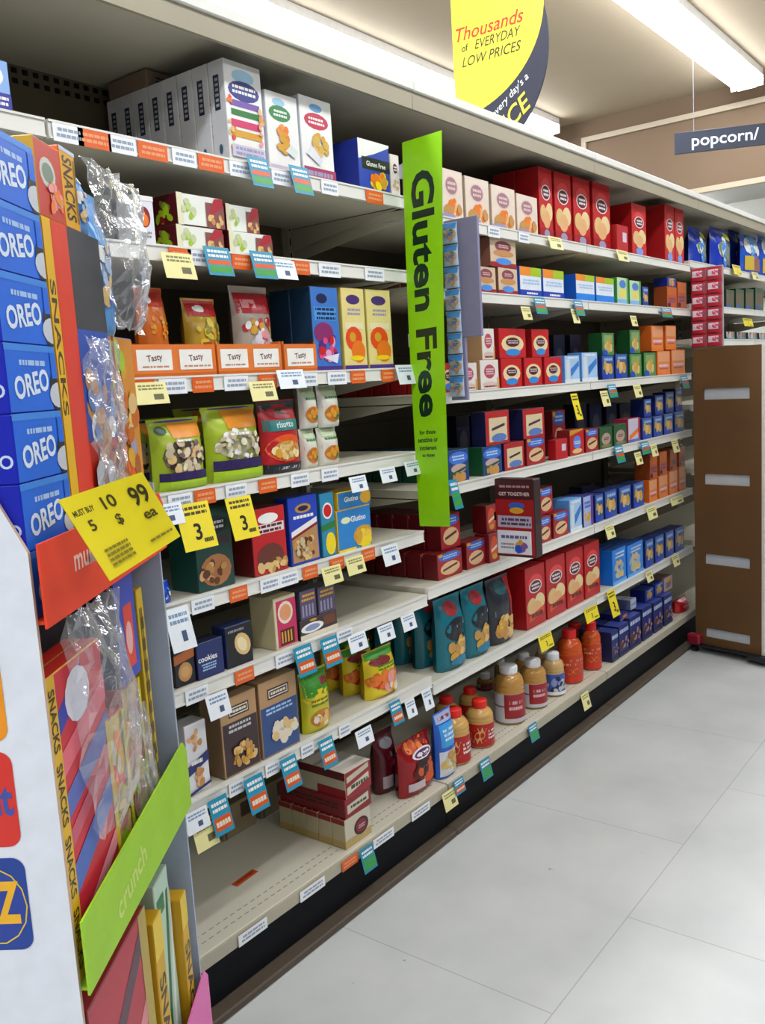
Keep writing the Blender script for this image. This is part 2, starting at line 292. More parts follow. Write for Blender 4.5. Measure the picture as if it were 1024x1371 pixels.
st('yb_flat', 'cracker_box', 'low blue box with gold cracker edge', 'cracker box', front='#2a7ab8', side='#e8b820', art=[('t', 'Glutino', .4, .55, .3, 'white'), ('e', .85, .5, .18, .38, 'gold')])
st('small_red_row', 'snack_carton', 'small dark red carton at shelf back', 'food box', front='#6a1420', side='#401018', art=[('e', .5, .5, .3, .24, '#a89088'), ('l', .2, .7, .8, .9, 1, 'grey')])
st('foil_flat', 'snack_packet', 'shiny blue packet lying flat', 'snack packet', 'bag', front='#2350c8', side='#1a3c9a', rough=.15, art=[('b', .5, .5, .35, .3, 10, .08, ['white', 'sky', 'navy'])])
st('navy_cookie', 'cookie_box', 'navy box with round orange cookie', 'cookie box', front='#141626', side='#241a14', art=[('p', [(0, .85), (1, .95), (1, .7), (0, .6)], '#b8642a'), ('e', .5, .36, .34, .26, 'tan'), ('e', .5, .36, .22, .16, '#d8a468')])
st('blue_plain', 'cookie_box', 'deep blue box with white script', 'cookie box', front='#1c2c66', side='#10183c', art=[('t', 'cookies', .4, .55, .16, 'white'), ('l', .15, .2, .7, .42, 3, 'lblue')])
st('black_cookie', 'cookie_box', 'black box with pale oval cookie', 'cookie box', front='#101218', side='#1c2a5c', art=[('e', .62, .5, .28, .3, 'wheat', .6), ('e', .6, .5, .16, .2, '#f0e0b0', .6), ('l', .1, .82, .7, .92, 1, 'grey')])
st('pink_tea', 'tea_box', 'cream box with pink panel', 'tea box', front='#d8cfa8', side='#cdbf92', art=[('r', .1, .03, .98, .93, '#c82a5a', 3), ('e', .5, .68, .34, .22, 'cream'), ('e', .5, .68, .26, .16, '#e89a6a'), ('r', .22, .06, .85, .36, 'maroon', 2), ('x', .26, .1, .8, .32, 4, 'gold')])
st('lav_tea', 'tea_box', 'small lavender and gold tea box', 'tea box', front='#5a4e6a', side='#463c52', art=[('l', .1, .6, .9, .9, 2, 'gold'), ('x', .1, .1, .9, .5, 4, 'lilac')])
st('brown_tea', 'tea_box', 'brown and cream box with white oval', 'tea box', front='#3c2a2e', side='#2a1c20', art=[('e', .32, .52, .3, .26, 'white'), ('e', .32, .52, .2, .16, '#8a98c0'), ('r', .0, .0, 1, .24, 'cream', 2), ('r', .62, .4, .95, .9, 'brown', 2), ('e', .35, .9, .1, .06, 'gold')])
st('white_navy', 'cracker_box', 'white box with navy band and breadsticks', 'cracker box', front='#e6e4e6', side='#c8c4c4', art=[('b', .45, .78, .28, .16, 14, .13, ['tan', 'skin', '#c88a50']), ('p', [(0, .42), (1, .56), (1, .42), (0, .28)], '#1c2a6a'), ('l', .15, .40, .7, .5, 1, 'white'), ('b', .5, .2, .22, .12, 12, .14, ['tan', 'skin', '#c88a50']), ('p', [(0, .05), (1, .12), (1, .08), (0, .01)], '#1c2a6a')])
st('kraft_dark', 'cereal_box', 'kraft box with dark lower panel', 'cereal box', front='kraft', side='#8a6c4c', top='#a88460', art=[('r', .04, .02, .98, .68, '#3a2428', 4), ('r', .22, .74, .78, .88, '#3a2228', 2), ('r', .25, .76, .75, .86, 'cream', 2), ('r', .27, .775, .73, .845, '#3a2228', 2), ('l', .3, .78, .7, .84, 1, 'cream'), ('l', .15, .54, .8, .66, 2, 'lgrey'), ('b', .55, .24, .34, .14, 40, .07, ['wheat', 'gold', 'tan'])])
st('kraft_blue', 'cereal_box', 'kraft box with blue lower panel', 'cereal box', front='kraft', side='#9a7a56', top='#a88460', art=[('r', .02, .02, .98, .66, '#2c4c84', 4), ('r', .22, .74, .78, .88, '#3a2228', 2), ('r', .25, .76, .75, .86, 'cream', 2), ('r', .27, .775, .73, .845, '#3a2228', 2), ('l', .3, .78, .7, .84, 1, 'cream'), ('l', .1, .54, .85, .64, 2, 'lblue'), ('b', .6, .28, .3, .14, 24, .1, ['#f0dcc0', 'wheat', 'cream'])])
st('green_bag', 'snack_bag', 'green and yellow bag with soup bowl', 'snack bag', 'bag', front='#c8c21c', side='#5a8a20', art=[('r', .02, .6, .98, .96, '#3c9a28', 8), ('e', .5, .58, .5, .12, 'yellow'), ('r', .6, .74, .9, .86, 'dred', 3), ('l', .15, .42, .8, .56, 2, '#6a7a20'), ('e', .5, .22, .4, .14, '#c87828'), ('b', .5, .22, .3, .1, 12, .1, ['wheat', 'gold', 'cream'])])
st('yellow_bag', 'snack_bag', 'yellow corn snack bag with green top', 'snack bag', 'bag', front='#ecd020', side='#c8a818', art=[('r', .02, .84, .98, .98, '#3c9a28', 8), ('e', .4, .78, .34, .09, 'dred'), ('l', .2, .6, .85, .72, 2, '#3a8a2a'), ('b', .3, .4, .2, .12, 10, .14, ['#d8641c', 'red', 'orange']), ('b', .68, .3, .26, .2, 20, .13, ['orange', '#f0a83a', 'cream', 'rose'])])
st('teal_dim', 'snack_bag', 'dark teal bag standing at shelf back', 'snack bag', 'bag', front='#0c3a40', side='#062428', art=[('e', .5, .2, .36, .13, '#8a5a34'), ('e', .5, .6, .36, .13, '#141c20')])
st('cream_rice', 'rice_cake_pack', 'cream rice cake box with maroon badge', 'rice cake box', front='#cfc6b0', side='#b8ab86', top='#8a1c20', art=[('r', 0, 0, 1, .28, '#c0a468', 2), ('e', .62, .5, .28, .3, '#3a1418'), ('e', .62, .5, .2, .22, '#8a1c2c'), ('l', .5, .42, .76, .56, 2, 'lgrey')], sart=[('r', 0, .0, 1, .25, '#b89a5a', 2), ('r', .0, .82, 1, 1, '#8a1c20', 2)])
st('red_case', 'cracker_case', 'long red and white cracker box', 'cracker box', front='#9a1c28', side='#b4ac90', top='#d4ccc0', art=[('p', [(.06, .12), (.9, .35), (.9, .6), (.06, .4)], '#d8d0b8'), ('l', .15, .22, .85, .48, 1, '#3a4a34'), ('p', [(.06, .58), (.9, .76), (.9, .95), (.06, .8)], '#c8c0a8')], sart=[('r', .55, 0, 1, .35, '#8a1420', 2), ('r', .0, .7, 1, 1, '#5a1018', 2)])
st('red_case_low', 'cracker_case', 'maroon and cream cracker box', 'cracker box', front='#8a1824', side='#7a1820', top='#8a1c20', art=[('p', [(.08, .2), (.9, .36), (.9, .8), (.08, .66)], '#d0c8b0'), ('l', .18, .36, .85, .62, 1, '#3a4a34')], sart=[('l', .1, .4, .9, .8, 2, 'dbrown')])
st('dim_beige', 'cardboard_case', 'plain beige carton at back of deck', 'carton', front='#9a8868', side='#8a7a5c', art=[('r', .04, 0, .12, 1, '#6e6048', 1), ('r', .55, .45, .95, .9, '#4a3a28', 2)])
st('maroon_bag', 'chip_bag', 'maroon bag with grey panel', 'snack bag', 'bag', front='#5e1220', side='#401018', art=[('e', .45, .82, .3, .08, '#9a9aa0'), ('b', .5, .5, .3, .18, 10, .12, ['maroon', 'grey', '#8a1c2c']), ('r', .1, .1, .5, .3, '#b8a8ac', 3)])
st('red_bag', 'chip_bag', 'glossy red bag with black and orange', 'snack bag', 'bag', front='#9a1418', side='#6a0c14', rough=.2, art=[('b', .5, .88, .36, .07, 14, .1, ['#c8502a', 'dred', 'orange']), ('e', .55, .72, .32, .09, '#e8e4ea'), ('e', .55, .72, .26, .065, '#5a2a5a'), ('l', .35, .69, .75, .75, 1, 'white'), ('r', .3, .5, .95, .62, '#241418', 5), ('b', .55, .42, .36, .1, 14, .12, ['#241418', 'maroon', '#d85a20']), ('e', .7, .26, .26, .1, '#d8501c'), ('r', .08, .12, .5, .26, '#c8b8bc', 4)])
st('blue_pretzel', 'pretzel_bag', 'sky blue and white pretzel bag', 'snack bag', 'bag', front='#2a62cc', side='#1c4ca8', art=[('r', .04, .84, .96, .98, '#a8b8dc', 6), ('l', .15, .86, .85, .94, 1, 'dred'), ('r', .1, .48, .95, .82, '#3ca0e4', 6), ('l', .2, .56, .85, .76, 3, '#dceaf6'), ('r', .04, .04, .96, .42, '#e0e2e6', 6), ('b', .5, .24, .36, .15, 22, .12, ['wheat', '#d8b860', 'tan', '#ecd890'])])
st('jar_red', 'snack_jar', 'squat pretzel jar with red lid', 'jar', 'jar', front='#cfa25a', lid='#e8281c', label_col='#b81c1c', neck=.5, shoulder=.2, lid_h=.022, art=[('e', .45, .5, .2, .34, '#e0b060', .5), ('l', .6, .3, .95, .75, 3, 'white')])
st('jar_white', 'snack_jar', 'tall peanut jar with white lid', 'jar', 'jar', front='#c08e48', lid='#f2f2f4', label_col='#c9c9cf', neck=.54, shoulder=.15, lid_h=.024, art=[('r', .36, .14, .99, .99, '#a02028', 24), ('l', .44, .4, .7, .8, 2, '#e0b8bc'), ('r', .0, .54, .36, .58, 'maroon', 10)])
st('jar_blue', 'snack_jar', 'tall peanut jar with blue label', 'jar', 'jar', front='#c8a468', lid='#e8e8ea', label_col='#3c5cb0', neck=.54, shoulder=.15, lid_h=.024, art=[('b', .5, .5, .4, .3, 24, .07, ['navy', 'lgrey', '#8a9ac8']), ('r', 0, 0, 1, .16, 'white', 28)])
st('jar_dark', 'snack_jar', 'shaded peanut jar with maroon label', 'jar', 'jar', front='#8a6430', lid='#d8d4d0', label_col='#6a1824', neck=.54, shoulder=.15, lid_h=.024, art=[('r', .0, .4, .3, .9, '#a89098', 10), ('l', .4, .3, .9, .8, 3, '#a87a80')])  # darker copy of the peanut jar, shade put into its colours
st('jar_orange', 'juice_bottle', 'orange red bottle with red cap', 'bottle', 'jar', front='#d0521a', lid='#e01c1c', label_col='#c43c1a', neck=.5, shoulder=.2, lid_h=.03, art=[('r', .0, .0, 1, .2, '#d8301c', 28), ('e', .5, .4, .36, .14, '#e87a2a'), ('l', .2, .6, .9, .9, 2, '#e8a06a')])
st('cream_small', 'cracker_box', 'cream box with faded round badge', 'cracker box', front='#ead9c6', side='#c8ae98', top='#d8c6b0', art=badge(.48, .68, .3, .2, '#a87880', '#e2c8c0')+[('b', .55, .24, .36, .13, 16, .12, ['orange', 'tan', '#e08a3a', 'skin']), ('e', .3, .08, .3, .05, 'lilac')])
RED = dict(side='#a80f14', top='#b81418')
def redart(k): return [('e', .5, .72, .36, .14, '#e04040')]+badge(.5, .66, .33, .11, 'maroon', '#e8e0e0')+crackers(.36, .16)
st('red_tall', 'cracker_box', 'tall red box with stacked crackers', 'cracker box', front='#c4141c', art=redart(0)+[('r', 0, 0, 1, .16, '#a80e18', 2), ('e', .5, .09, .2, .06, 'lilac')], **RED)
st('red_plain', 'cracker_box', 'tall red box with blue corner spot', 'cracker box', front='#cc181c', art=redart(0)+[('e', .5, .1, .26, .08, '#7a9ae0')], **RED)
st('red_mini', 'cracker_box', 'small plain red box', 'cracker box', front='#c01820', art=[('r', .5, .4, .85, .75, '#d8c8d8', 2)], **RED)
st('red_big', 'cracker_box', 'large red box with crackers, orange lettering', 'cracker box', front='#b81218', art=redart(0)+[('p', [(.12, .1), (.9, .2), (.9, .3), (.12, .2)], '#d8501c'), ('l', .2, .13, .85, .26, 1, 'maroon')], sart=[('l', .2, .5, .5, .9, 4, '#8a1018')], **RED)
st('cream_round', 'cracker_box', 'beige box with burgundy disc, blue spot', 'cracker box', front='#d8bfa0', side='#8a5a48', top='#b89a80', art=[('e', .5, .72, .32, .2, '#8a4450'), ('l', .3, .66, .7, .8, 2, '#d8b8b0'), ('e', .5, .48, .4, .12, '#c8905a'), ('r', 0, 0, 1, .16, '#a01c28', 2), ('e', .5, .2, .3, .12, '#4a90e0')])
st('white_snack', 'snack_box', 'white box with orange, green top', 'snack box', front='#e4eaf0', side='#1458c0', top='#d8c030', art=[('r', 0, .7, .5, 1, '#f0902a', 2), ('r', .5, .7, 1, 1, '#a8c81e', 2), ('l', .1, .4, .9, .6, 2, 'lblue'), ('r', 0, 0, 1, .22, '#1c3cb0', 2), ('l', .3, .05, .8, .17, 1, 'white')])
st('white_snack_b', 'snack_box', 'white box with green corner, sky blue base', 'snack box', front='#e4eaf0', side='#1458c0', top='#e8c030', art=[('r', 0, .76, .5, 1, '#f0902a', 2), ('r', .5, .76, 1, 1, '#a8c81e', 2), ('l', .1, .45, .9, .65, 2, 'lblue'), ('r', 0, 0, 1, .28, '#2084e4', 2)])
st('green_white', 'snack_box', 'green and white box with blue foot', 'snack box', front='#c8dcb0', side='#3c9a4a', art=[('e', .5, .75, .3, .16, '#4a86d0'), ('e', .5, .42, .3, .18, '#e8dc6a'), ('r', 0, 0, 1, .18, '#8ab8e8', 2), ('r', .85, 0, 1, 1, '#58a850', 2)])
st('orange_box', 'cheese_cracker_box', 'orange box with pink script', 'cracker box', front='#e8863a', side='#c85c14', top='#e87a20', art=[('r', .06, .55, .94, .95, '#eaa070', 3), ('l', .1, .3, .9, .48, 1, '#e8c8e0'), ('l', .15, .22, .8, .3, 1, '#b83a5a'), ('r', 0, 0, 1, .12, 'orange', 2)])
st('orange_dark', 'cheese_cracker_box', 'dark orange box with navy corner', 'cracker box', front='#c05a20', side='#8a3c14', top='#a04c1c', art=[('r', .05, .6, .95, .95, '#c8682a', 3), ('l', .1, .25, .9, .5, 2, '#5a4a8a'), ('e', .2, .15, .16, .1, 'navy')])
st('cream_tall', 'cracker_box', 'ivory box with dark red oval', 'cracker box', front='#e8e0d8', side='#d0a878', top='#e0c8a8', art=[('e', .5, .6, .3, .24, '#b84a58'), ('l', .28, .48, .72, .72, 3, '#e4ccd0'), ('e', .5, .17, .4, .09, '#dcc0b0'), ('l', .15, .05, .85, .14, 1, '#8a2030'), ('r', .9, 0, 1, .4, '#d89a5a', 2)])
st('red_round', 'cracker_box', 'red box with round cracker, blue spot', 'cracker box', front='#c8141c', side='#a01016', top='#b01820', art=[('e', .5, .48, .42, .3, '#ecd2a0'), ('e', .5, .54, .26, .16, 'maroon'), ('l', .3, .48, .7, .62, 2, 'lgrey'), ('e', .5, .2, .28, .12, '#2f8ad4')])
st('pale_blue', 'cracker_box', 'pale blue box with white stripes', 'cracker box', front='#a8cbec', side='#5a96d8', top='#6aa4e4', art=[('r', .1, .1, .35, .85, '#d4dce0', 2), ('p', [(.4, .2), (.95, .6), (.95, .8), (.4, .5)], '#3c7cd0'), ('l', .15, .85, .9, .97, 1, 'white'), ('r', 0, 0, 1, .12, '#e0e8f0', 2)])
st('sky_box', 'cracker_box', 'sky blue box with cracker picture', 'cracker box', front='#3c8ae0', side='#0c6cd4', top='#0c3c7a', art=[('b', .5, .42, .32, .24, 14, .13, ['#c8c4a0', 'wheat', '#a0b8d0']), ('l', .15, .72, .85, .92, 2, '#c8dcf0'), ('r', 0, .0, 1, .1, '#6ab0f0', 2)])
st('green_box', 'cracker_box', 'green box with gold crackers, blue foot', 'cracker box', front='#4c8a48', side='#0e4a1c', top='#123c1c', art=[('r', .15, .55, .85, .9, '#8aa868', 2), ('b', .55, .4, .28, .22, 12, .14, ['wheat', 'gold', '#c8b060']), ('e', .2, .12, .24, .12, '#1c4cc0')])
st('bluegold', 'cracker_box', 'blue and gold box with wheat crackers', 'cracker box', front='#28529c', side='#0f1f5c', top='#182c6c', art=[('r', .1, .72, .9, .95, '#4a72b8', 2), ('b', .5, .48, .36, .2, 16, .14, ['wheat', 'gold', '#c8a858', '#8aa0c8']), ('l', .12, .74, .88, .92, 1, 'lblue'), ('e', .25, .12, .28, .1, '#1c40c8')])
st('oval_blue', 'cookie_box', 'blue topped box with green band', 'cookie box', front='#1c3c80', side='#14502c', top='#182c5c', art=[('e', .5, .74, .46, .2, '#3c7ad8'), ('l', .2, .66, .8, .84, 2, '#c8dcf4'), ('e', .5, .42, .38, .14, '#c8a8a0'), ('p', [(.05, .28), (.95, .48), (.95, .4), (.05, .18)], '#205a3a'), ('b', .5, .12, .4, .08, 10, .12, ['gold', 'tan'])])
st('oval_red', 'cookie_box', 'red box with blue oval and biscuit', 'cookie box', front='#a81820', side='#6e1016', top='#7a1418', art=[('e', .5, .82, .46, .16, '#3468c8'), ('l', .2, .74, .8, .9, 2, '#b8d0f0'), ('e', .5, .36, .4, .26, '#e0b888'), ('p', [(.2, .36), (.8, .5), (.8, .42), (.2, .28)], 'maroon'), ('e', .12, .92, .1, .06, 'gold')])
st('beige_red', 'cookie_box', 'red box with beige panel, blue badge', 'cookie box', front='#b81c1c', side='#181c48', top='#8a1418', art=[('r', .14, .1, .9, .8, '#dcc8a0', 3), ('p', [(.25, .5), (.8, .62), (.8, .54), (.25, .42)], '#3a2a3a'), ('e', .55, .2, .32, .13, '#5a7ab8')])
st('yellow_red', 'cookie_box', 'red box with yellow corner flash', 'cookie box', front='#cc1c18', side='#8a1c20', art=[('p', [(0, 1), (0, .78), (.9, .95), (.9, 1)], 'gold'), ('e', .5, .5, .28, .26, '#5a8ae0'), ('e', .5, .16, .34, .1, 'wheat'), ('l', .3, .42, .7, .56, 2, 'white')])
st('green_round', 'cookie_box', 'dark green box with round pink biscuit', 'cookie box', front='#2c5a34', side='#163c1e', top='#2a5a30', art=[('e', .5, .45, .36, .28, '#b8988a'), ('l', .28, .38, .72, .54, 2, 'dgreen'), ('e', .5, .12, .4, .08, '#8a7a50')])
st('pink_white', 'cookie_box', 'white and crimson slanted box', 'cookie box', front='#c8c0d0', side='#a02040', top='#a02040', art=[('p', [(.1, .1), (.9, .4), (.9, .6), (.1, .3)], 'orange'), ('r', .84, 0, 1, 1, '#a82a4a', 2), ('r', 0, 0, 1, .12, '#5a6ab0', 2)])
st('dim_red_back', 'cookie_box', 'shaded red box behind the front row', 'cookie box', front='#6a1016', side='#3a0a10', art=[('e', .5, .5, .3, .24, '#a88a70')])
st('dim_blue_back', 'cookie_box', 'shaded navy box behind the front row', 'cookie box', front='#1c2448', side='#101428', art=[('e', .5, .5, .3, .22, '#5a5a6a'), ('e', .3, .14, .24, .1, '#1c3cb0')])  # shade behind the front row put into the box colours
st('red_orange', 'cookie_box', 'red box with tall orange oval', 'cookie box', front='#b01c1c', side='#6a1016', art=[('e', .5, .5, .38, .4, '#e0541c'), ('p', [(.2, .45), (.8, .6), (.8, .5), (.2, .35)], '#f0d8c0'), ('e', .5, .2, .24, .1, 'gold')])
st('light_purple', 'cookie_box', 'pale blue and purple box', 'cookie box', front='#a8b8e4', side='#28307a', top='#3a3c8a', art=[('b', .4, .3, .26, .14, 10, .14, ['gold', 'wheat', '#c8b8a0']), ('r', .76, 0, 1, 1, '#5c3c9c', 2), ('l', .1, .6, .7, .85, 2, '#5a6ac0')])
st('teal_bag', 'nut_bag', 'teal bag with red disc and crackers', 'snack bag', 'bag', front='#0f6e7c', side='#084850', art=[('e', .45, .84, .24, .1, '#a01c28'), ('e', .55, .55, .44, .16, '#181c24'), ('p', [(.1, .48), (.5, .66), (.95, .66), (.9, .58), (.5, .58)], '#b8bcc0'), ('b', .55, .28, .4, .12, 26, .12, ['wheat', 'tan', 'gold']), ('e', .6, .12, .4, .06, '#1c7ca0')])
st('redteal_bag', 'nut_bag', 'dark bag with red side and crackers', 'snack bag', 'bag', front='#2a2c34', side='#8a1c20', art=[('r', .7, .04, .98, .96, '#a81c20', 8), ('e', .45, .84, .26, .1, '#14545c'), ('p', [(.1, .52), (.9, .66), (.9, .58), (.1, .44)], '#b8bcc0'), ('b', .5, .26, .4, .14, 28, .12, ['wheat', 'tan', 'gold'])])
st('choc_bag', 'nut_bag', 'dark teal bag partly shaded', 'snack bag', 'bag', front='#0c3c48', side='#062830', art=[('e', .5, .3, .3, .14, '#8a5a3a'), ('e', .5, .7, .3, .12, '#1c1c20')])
st('snack_tray', 'snack_case', 'navy tray box with cookie pictures', 'snack box', front='#1c2c74', side='#1c2048', top='#3a4a9a', art=[('l', .05, .7, .95, .92, 1, '#b8c8e8'), ('b', .3, .4, .2, .2, 8, .09, ['brown', 'tan', '#8a6a7a']), ('b', .7, .4, .2, .2, 8, .09, ['#6a4a5a', 'tan', '#a88a9a']), ('r', .0, .0, 1, .12, '#10184a', 2)])
st('orange_case', 'snack_case', 'navy tray with orange biscuit picture', 'snack box', front='#203080', side='#14205a', top='#2a3a8a', art=[('e', .6, .5, .34, .36, '#c8562a'), ('e', .6, .5, .2, .2, 'gold'), ('l', .05, .1, .5, .3, 1, 'lgrey')])
st('deep_blue', 'snack_box', 'deep blue box with gold crackers', 'snack box', front='#20409a', side='#0c1c6a', top='#142c7a', art=[('b', .5, .45, .3, .26, 12, .14, ['#9a8a7a', 'gold', 'tan', '#6a7ab0']), ('l', .15, .78, .85, .92, 1, 'lblue')])
st('white_tray', 'snack_box', 'low silver grey carton', 'carton', front='#b8c0d8', side='#5a6488', top='#c8ccd8', art=[('l', .1, .3, .9, .7, 1, 'grey')])
st('pink_bag', 'snack_box', 'pinkish grey box with yellow patch', 'snack box', front='#b8a4a4', side='#8a6a6a', art=[('e', .6, .75, .3, .14, 'gold'), ('l', .2, .2, .8, .6, 3, 'maroon')])
st('red_low', 'snack_bag', 'bright red bag at end of deck', 'snack bag', 'bag', front='#c0141c', side='#9a1018', art=[('l', .2, .3, .8, .6, 1, 'rose')])
st('blue_bag', 'chip_bag', 'crinkled blue and white bag', 'snack bag', 'bag', front='#1c3cb0', side='#10246e', rough=.18, art=[('b', .5, .45, .4, .25, 24, .14, ['white', '#3a8ae0', 'lgrey', '#2a2a5a', '#7a8a6a']), ('e', .7, .8, .24, .1, '#c8d040')])
st('blue_bag_b', 'chip_bag', 'blue bag with yellow and brown base', 'snack bag', 'bag', front='#2a5cc8', side='#101c8a', rough=.18, art=[('b', .5, .72, .4, .14, 18, .14, ['white', '#6ab0f0']), ('r', .05, .1, .4, .45, '#d8b840', 4), ('r', .4, .1, .95, .42, '#a05a4a', 4)])
st('dark_green', 'cookie_box', 'mixed green and brown box', 'cookie box', front='#3a5a3a', side='#143018', art=[('x', .1, .2, .9, .8, 4, '#8a5a44'), ('e', .3, .15, .2, .1, '#2050c0')])
st('small_mixed', 'cookie_box', 'low teal and white box', 'cookie box', front='#1c6060', side='#0c3038', art=[('b', .5, .6, .4, .2, 10, .12, ['#8a5a5a', 'lgrey', '#c87a5a']), ('l', .1, .1, .9, .35, 1, '#6ac8d8')])
# packages on the cardboard snack display and the hanging strips
st('oreo', 'cookie_pack', 'bright blue cookie pack with white lettering', 'cookie pack', front='#1668dc', side='#0a1cb0', top='#1238a8',
   art=[('r', 0, .9, 1, 1, '#3a86e0', 2), ('l', .22, .66, .8, .8, 1, '#a8c8f0'), ('t', 'OREO', .46, .42, .34, '#dce8f8', .12, .72, .03), ('e', .98, .3, .16, .36, '#1c1c24'), ('e', 1.0, .24, .2, .2, '#c8ccd4'), ('r', .88, .5, 1, .9, '#1668dc', 1)], sart=[('t', 'OREO', .8, .3, .2, '#c8d8f0', .1, .5)])
st('multi_tall', 'snack_multipack', 'tall red multipack with yellow spine', 'snack multipack', front='#c8281c', side='#e0a81a', top='#d0321e',
   art=[('r', .0, 0, .13, 1, '#e8b41c', 6), ('t', 'SNACKS', .065, .66, .036, '#4a3810', -pi/2, .5, .02, 2.0), ('r', .13, 0, .4, 1, '#e03a22', 6), ('r', .4, .72, 1, 1, '#3a3a40', 4), ('r', .4, .4, 1, .72, '#2450b0', 4), ('b', .72, .5, .26, .1, 16, .1, ['#6a8ac8', 'white', '#c8905a']), ('b', .72, .26, .26, .12, 30, .1, ['#b86a3a', 'tan', '#8a4a34', 'lgrey']), ('r', .4, .0, 1, .14, '#2a3c7a', 4), ('b', .72, .08, .26, .05, 10, .09, ['white', 'lilac'])],
   )
st('multi_small', 'snack_multipack', 'red multipack with orange crackers on top', 'snack multipack', front='#c83a30', side='#d8a820', top='#d84a3a',
   art=[('e', .45, .6, .3, .2, '#c8ccc0'), ('e', .45, .6, .22, .13, '#7a8a78'), ('b', .6, .3, .3, .16, 14, .1, ['orange', 'gold', 'rose'])], sart=[('l', .3, .1, .7, .9, 4, '#8a6a18')])
st('nuts_yellow', 'snack_box', 'yellow box with brown upright lettering', 'snack box', front='#e8ac10', side='#e06a20', art=[('t', 'SNACKS', .45, .5, .32, '#4a2c0c', -pi/2, .8), ('x', .82, .1, .95, .9, 8, '#6a4a10'), ('r', 0, .95, 1, 1, '#c8d0e8', 1)])
st('blue_wrap', 'snack_bag', 'light blue wrapped snack bag', 'snack bag', 'bag', front='#5a9ad8', side='#3a6ab0', rough=.15, art=[('b', .4, .5, .34, .3, 20, .12, ['white', '#a8c8e8', '#3a6ac0', 'wheat'])])
st('candy_pack', 'candy_pack', 'orange and yellow candy multipack', 'candy pack', front='#d88a30', side='#4a5a9a', top='#c8a040', art=[('b', .3, .85, .25, .1, 10, .16, ['lime', 'gold', '#c8d030']), ('b', .5, .6, .38, .14, 18, .16, ['gold', '#c8641c', 'wheat', 'lilac']), ('b', .5, .32, .38, .14, 18, .16, ['#e0622a', 'gold', '#a85a2a']), ('b', .5, .1, .38, .08, 12, .16, ['gold', 'lgrey', 'olive']), ('r', .0, 0, .1, 1, '#a83a28', 4)])
st('wafer_pack', 'snack_multipack', 'red multipack with blue pictures, yellow lettered spine', 'snack multipack', front='#d0283a', side='#e0b01c', top='#d83a30',
   art=[('p', [(.0, .84), (.6, .97), (.6, .9), (.0, .76)], '#2c3ca8'), ('e', .5, .88, .22, .09, '#e8e8f0'), ('p', [(0, .72), (1, .86), (1, .78), (0, .64)], '#e86a7a'), ('p', [(0, .58), (1, .74), (1, .64), (0, .5)], '#5a6ab4'), ('p', [(0, .46), (1, .62), (1, .56), (0, .4)], '#c85a6a'), ('p', [(0, .34), (1, .52), (1, .42), (0, .24)], '#4a68b8'), ('p', [(0, .12), (1, .32), (1, .26), (0, .06)], '#e8909a'), ('r', .93, 0, 1, .7, '#d8b82a', 2), ('r', 0, 0, .14, 1, '#e0b01c', 4)]+[('t', 'SNACKS', .07, y_, .045, '#3a3208', -pi/2, .2, .02, 1.6) for y_ in (.14, .38, .62, .86)],
   )
st('ritz_blue', 'snack_box', 'violet blue box with red panel', 'snack box', front='#3c50b8', side='#141c5a', top='#2a3a8a', art=[('r', .36, .12, .8, .72, '#e04a3a', 3), ('e', .56, .4, .16, .16, '#e8b0a8')])
st('spine_yellow', 'snack_box', 'narrow yellow box with black spine lettering', 'snack box', front='#d8b420', side='#b8981a', art=[('x', .25, .08, .75, .92, 3, '#4a4010'), ('l', .2, .1, .8, .9, 9, '#5a4a10')])
st('mixed_low', 'snack_multipack', 'yellow and red multipack with green strip', 'snack multipack', front='#c8b060', side='#a8382c', art=[('b', .45, .7, .35, .2, 16, .2, ['orange', 'gold', '#c8c0a0', 'red']), ('b', .45, .3, .35, .25, 16, .2, ['#b8a860', 'lime', '#c88a8a', 'wheat']), ('r', .86, 0, 1, 1, '#c8c020', 3)])
st('mint_box', 'candy_box', 'pale green and white box with green swoosh', 'candy box', front='#bcd8c0', side='#a8b8a8', art=[('p', [(.1, .1), (.3, .1), (.9, .9), (.75, .9)], '#2a6a4a'), ('p', [(.45, .1), (.6, .1), (1, .7), (1, .9)], '#e8f0e8'), ('l', .1, .8, .6, .95, 1, '#3a8a5a')])
st('gold_pouch', 'candy_box', 'dark yellow box with black lettering', 'candy box', front='#d8a80c', side='#c8960c', art=[('t', 'SNACKS', .5, .4, .09, '#3a2c08', -pi/2, .6, .02, 1.5), ('r', 0, .8, 1, 1, '#e8c83a', 2)])
st('red_lower', 'snack_multipack', 'crimson striped multipack on the lowest tray', 'snack multipack', front='#b83040', side='#7a1420', top='#a02434', art=[('p', [(0, .3), (1, .7), (1, .6), (0, .2)], '#e08a90'), ('p', [(0, .6), (1, 1), (1, .9), (0, .5)], '#5a3a4a'), ('r', .86, 0, 1, 1, '#b8a050', 3), ('b', .4, .3, .2, .1, 6, .2, ['lgrey', 'rose'])])
st('hang_small', 'hanging_packet', 'small mixed colour packet', 'snack packet', 'bag', front='#b8c8e0', side='#8a9ab8', art=[('r', .05, .7, .95, .95, '#4a90d8', 3), ('b', .5, .4, .36, .22, 12, .16, ['lilac', '#c89a7a', 'green', 'white', '#5a7ac0'])])
st('hang_red', 'hanging_packet', 'red and white snack packet', 'snack packet', 'bag', front='#c42438', side='#8a1828', art=[('r', .1, .3, .8, .8, '#ecdce4', 4), ('e', .6, .55, .24, .2, '#e05a7a'), ('r', .82, .3, .96, .75, '#7a4a50', 2)])


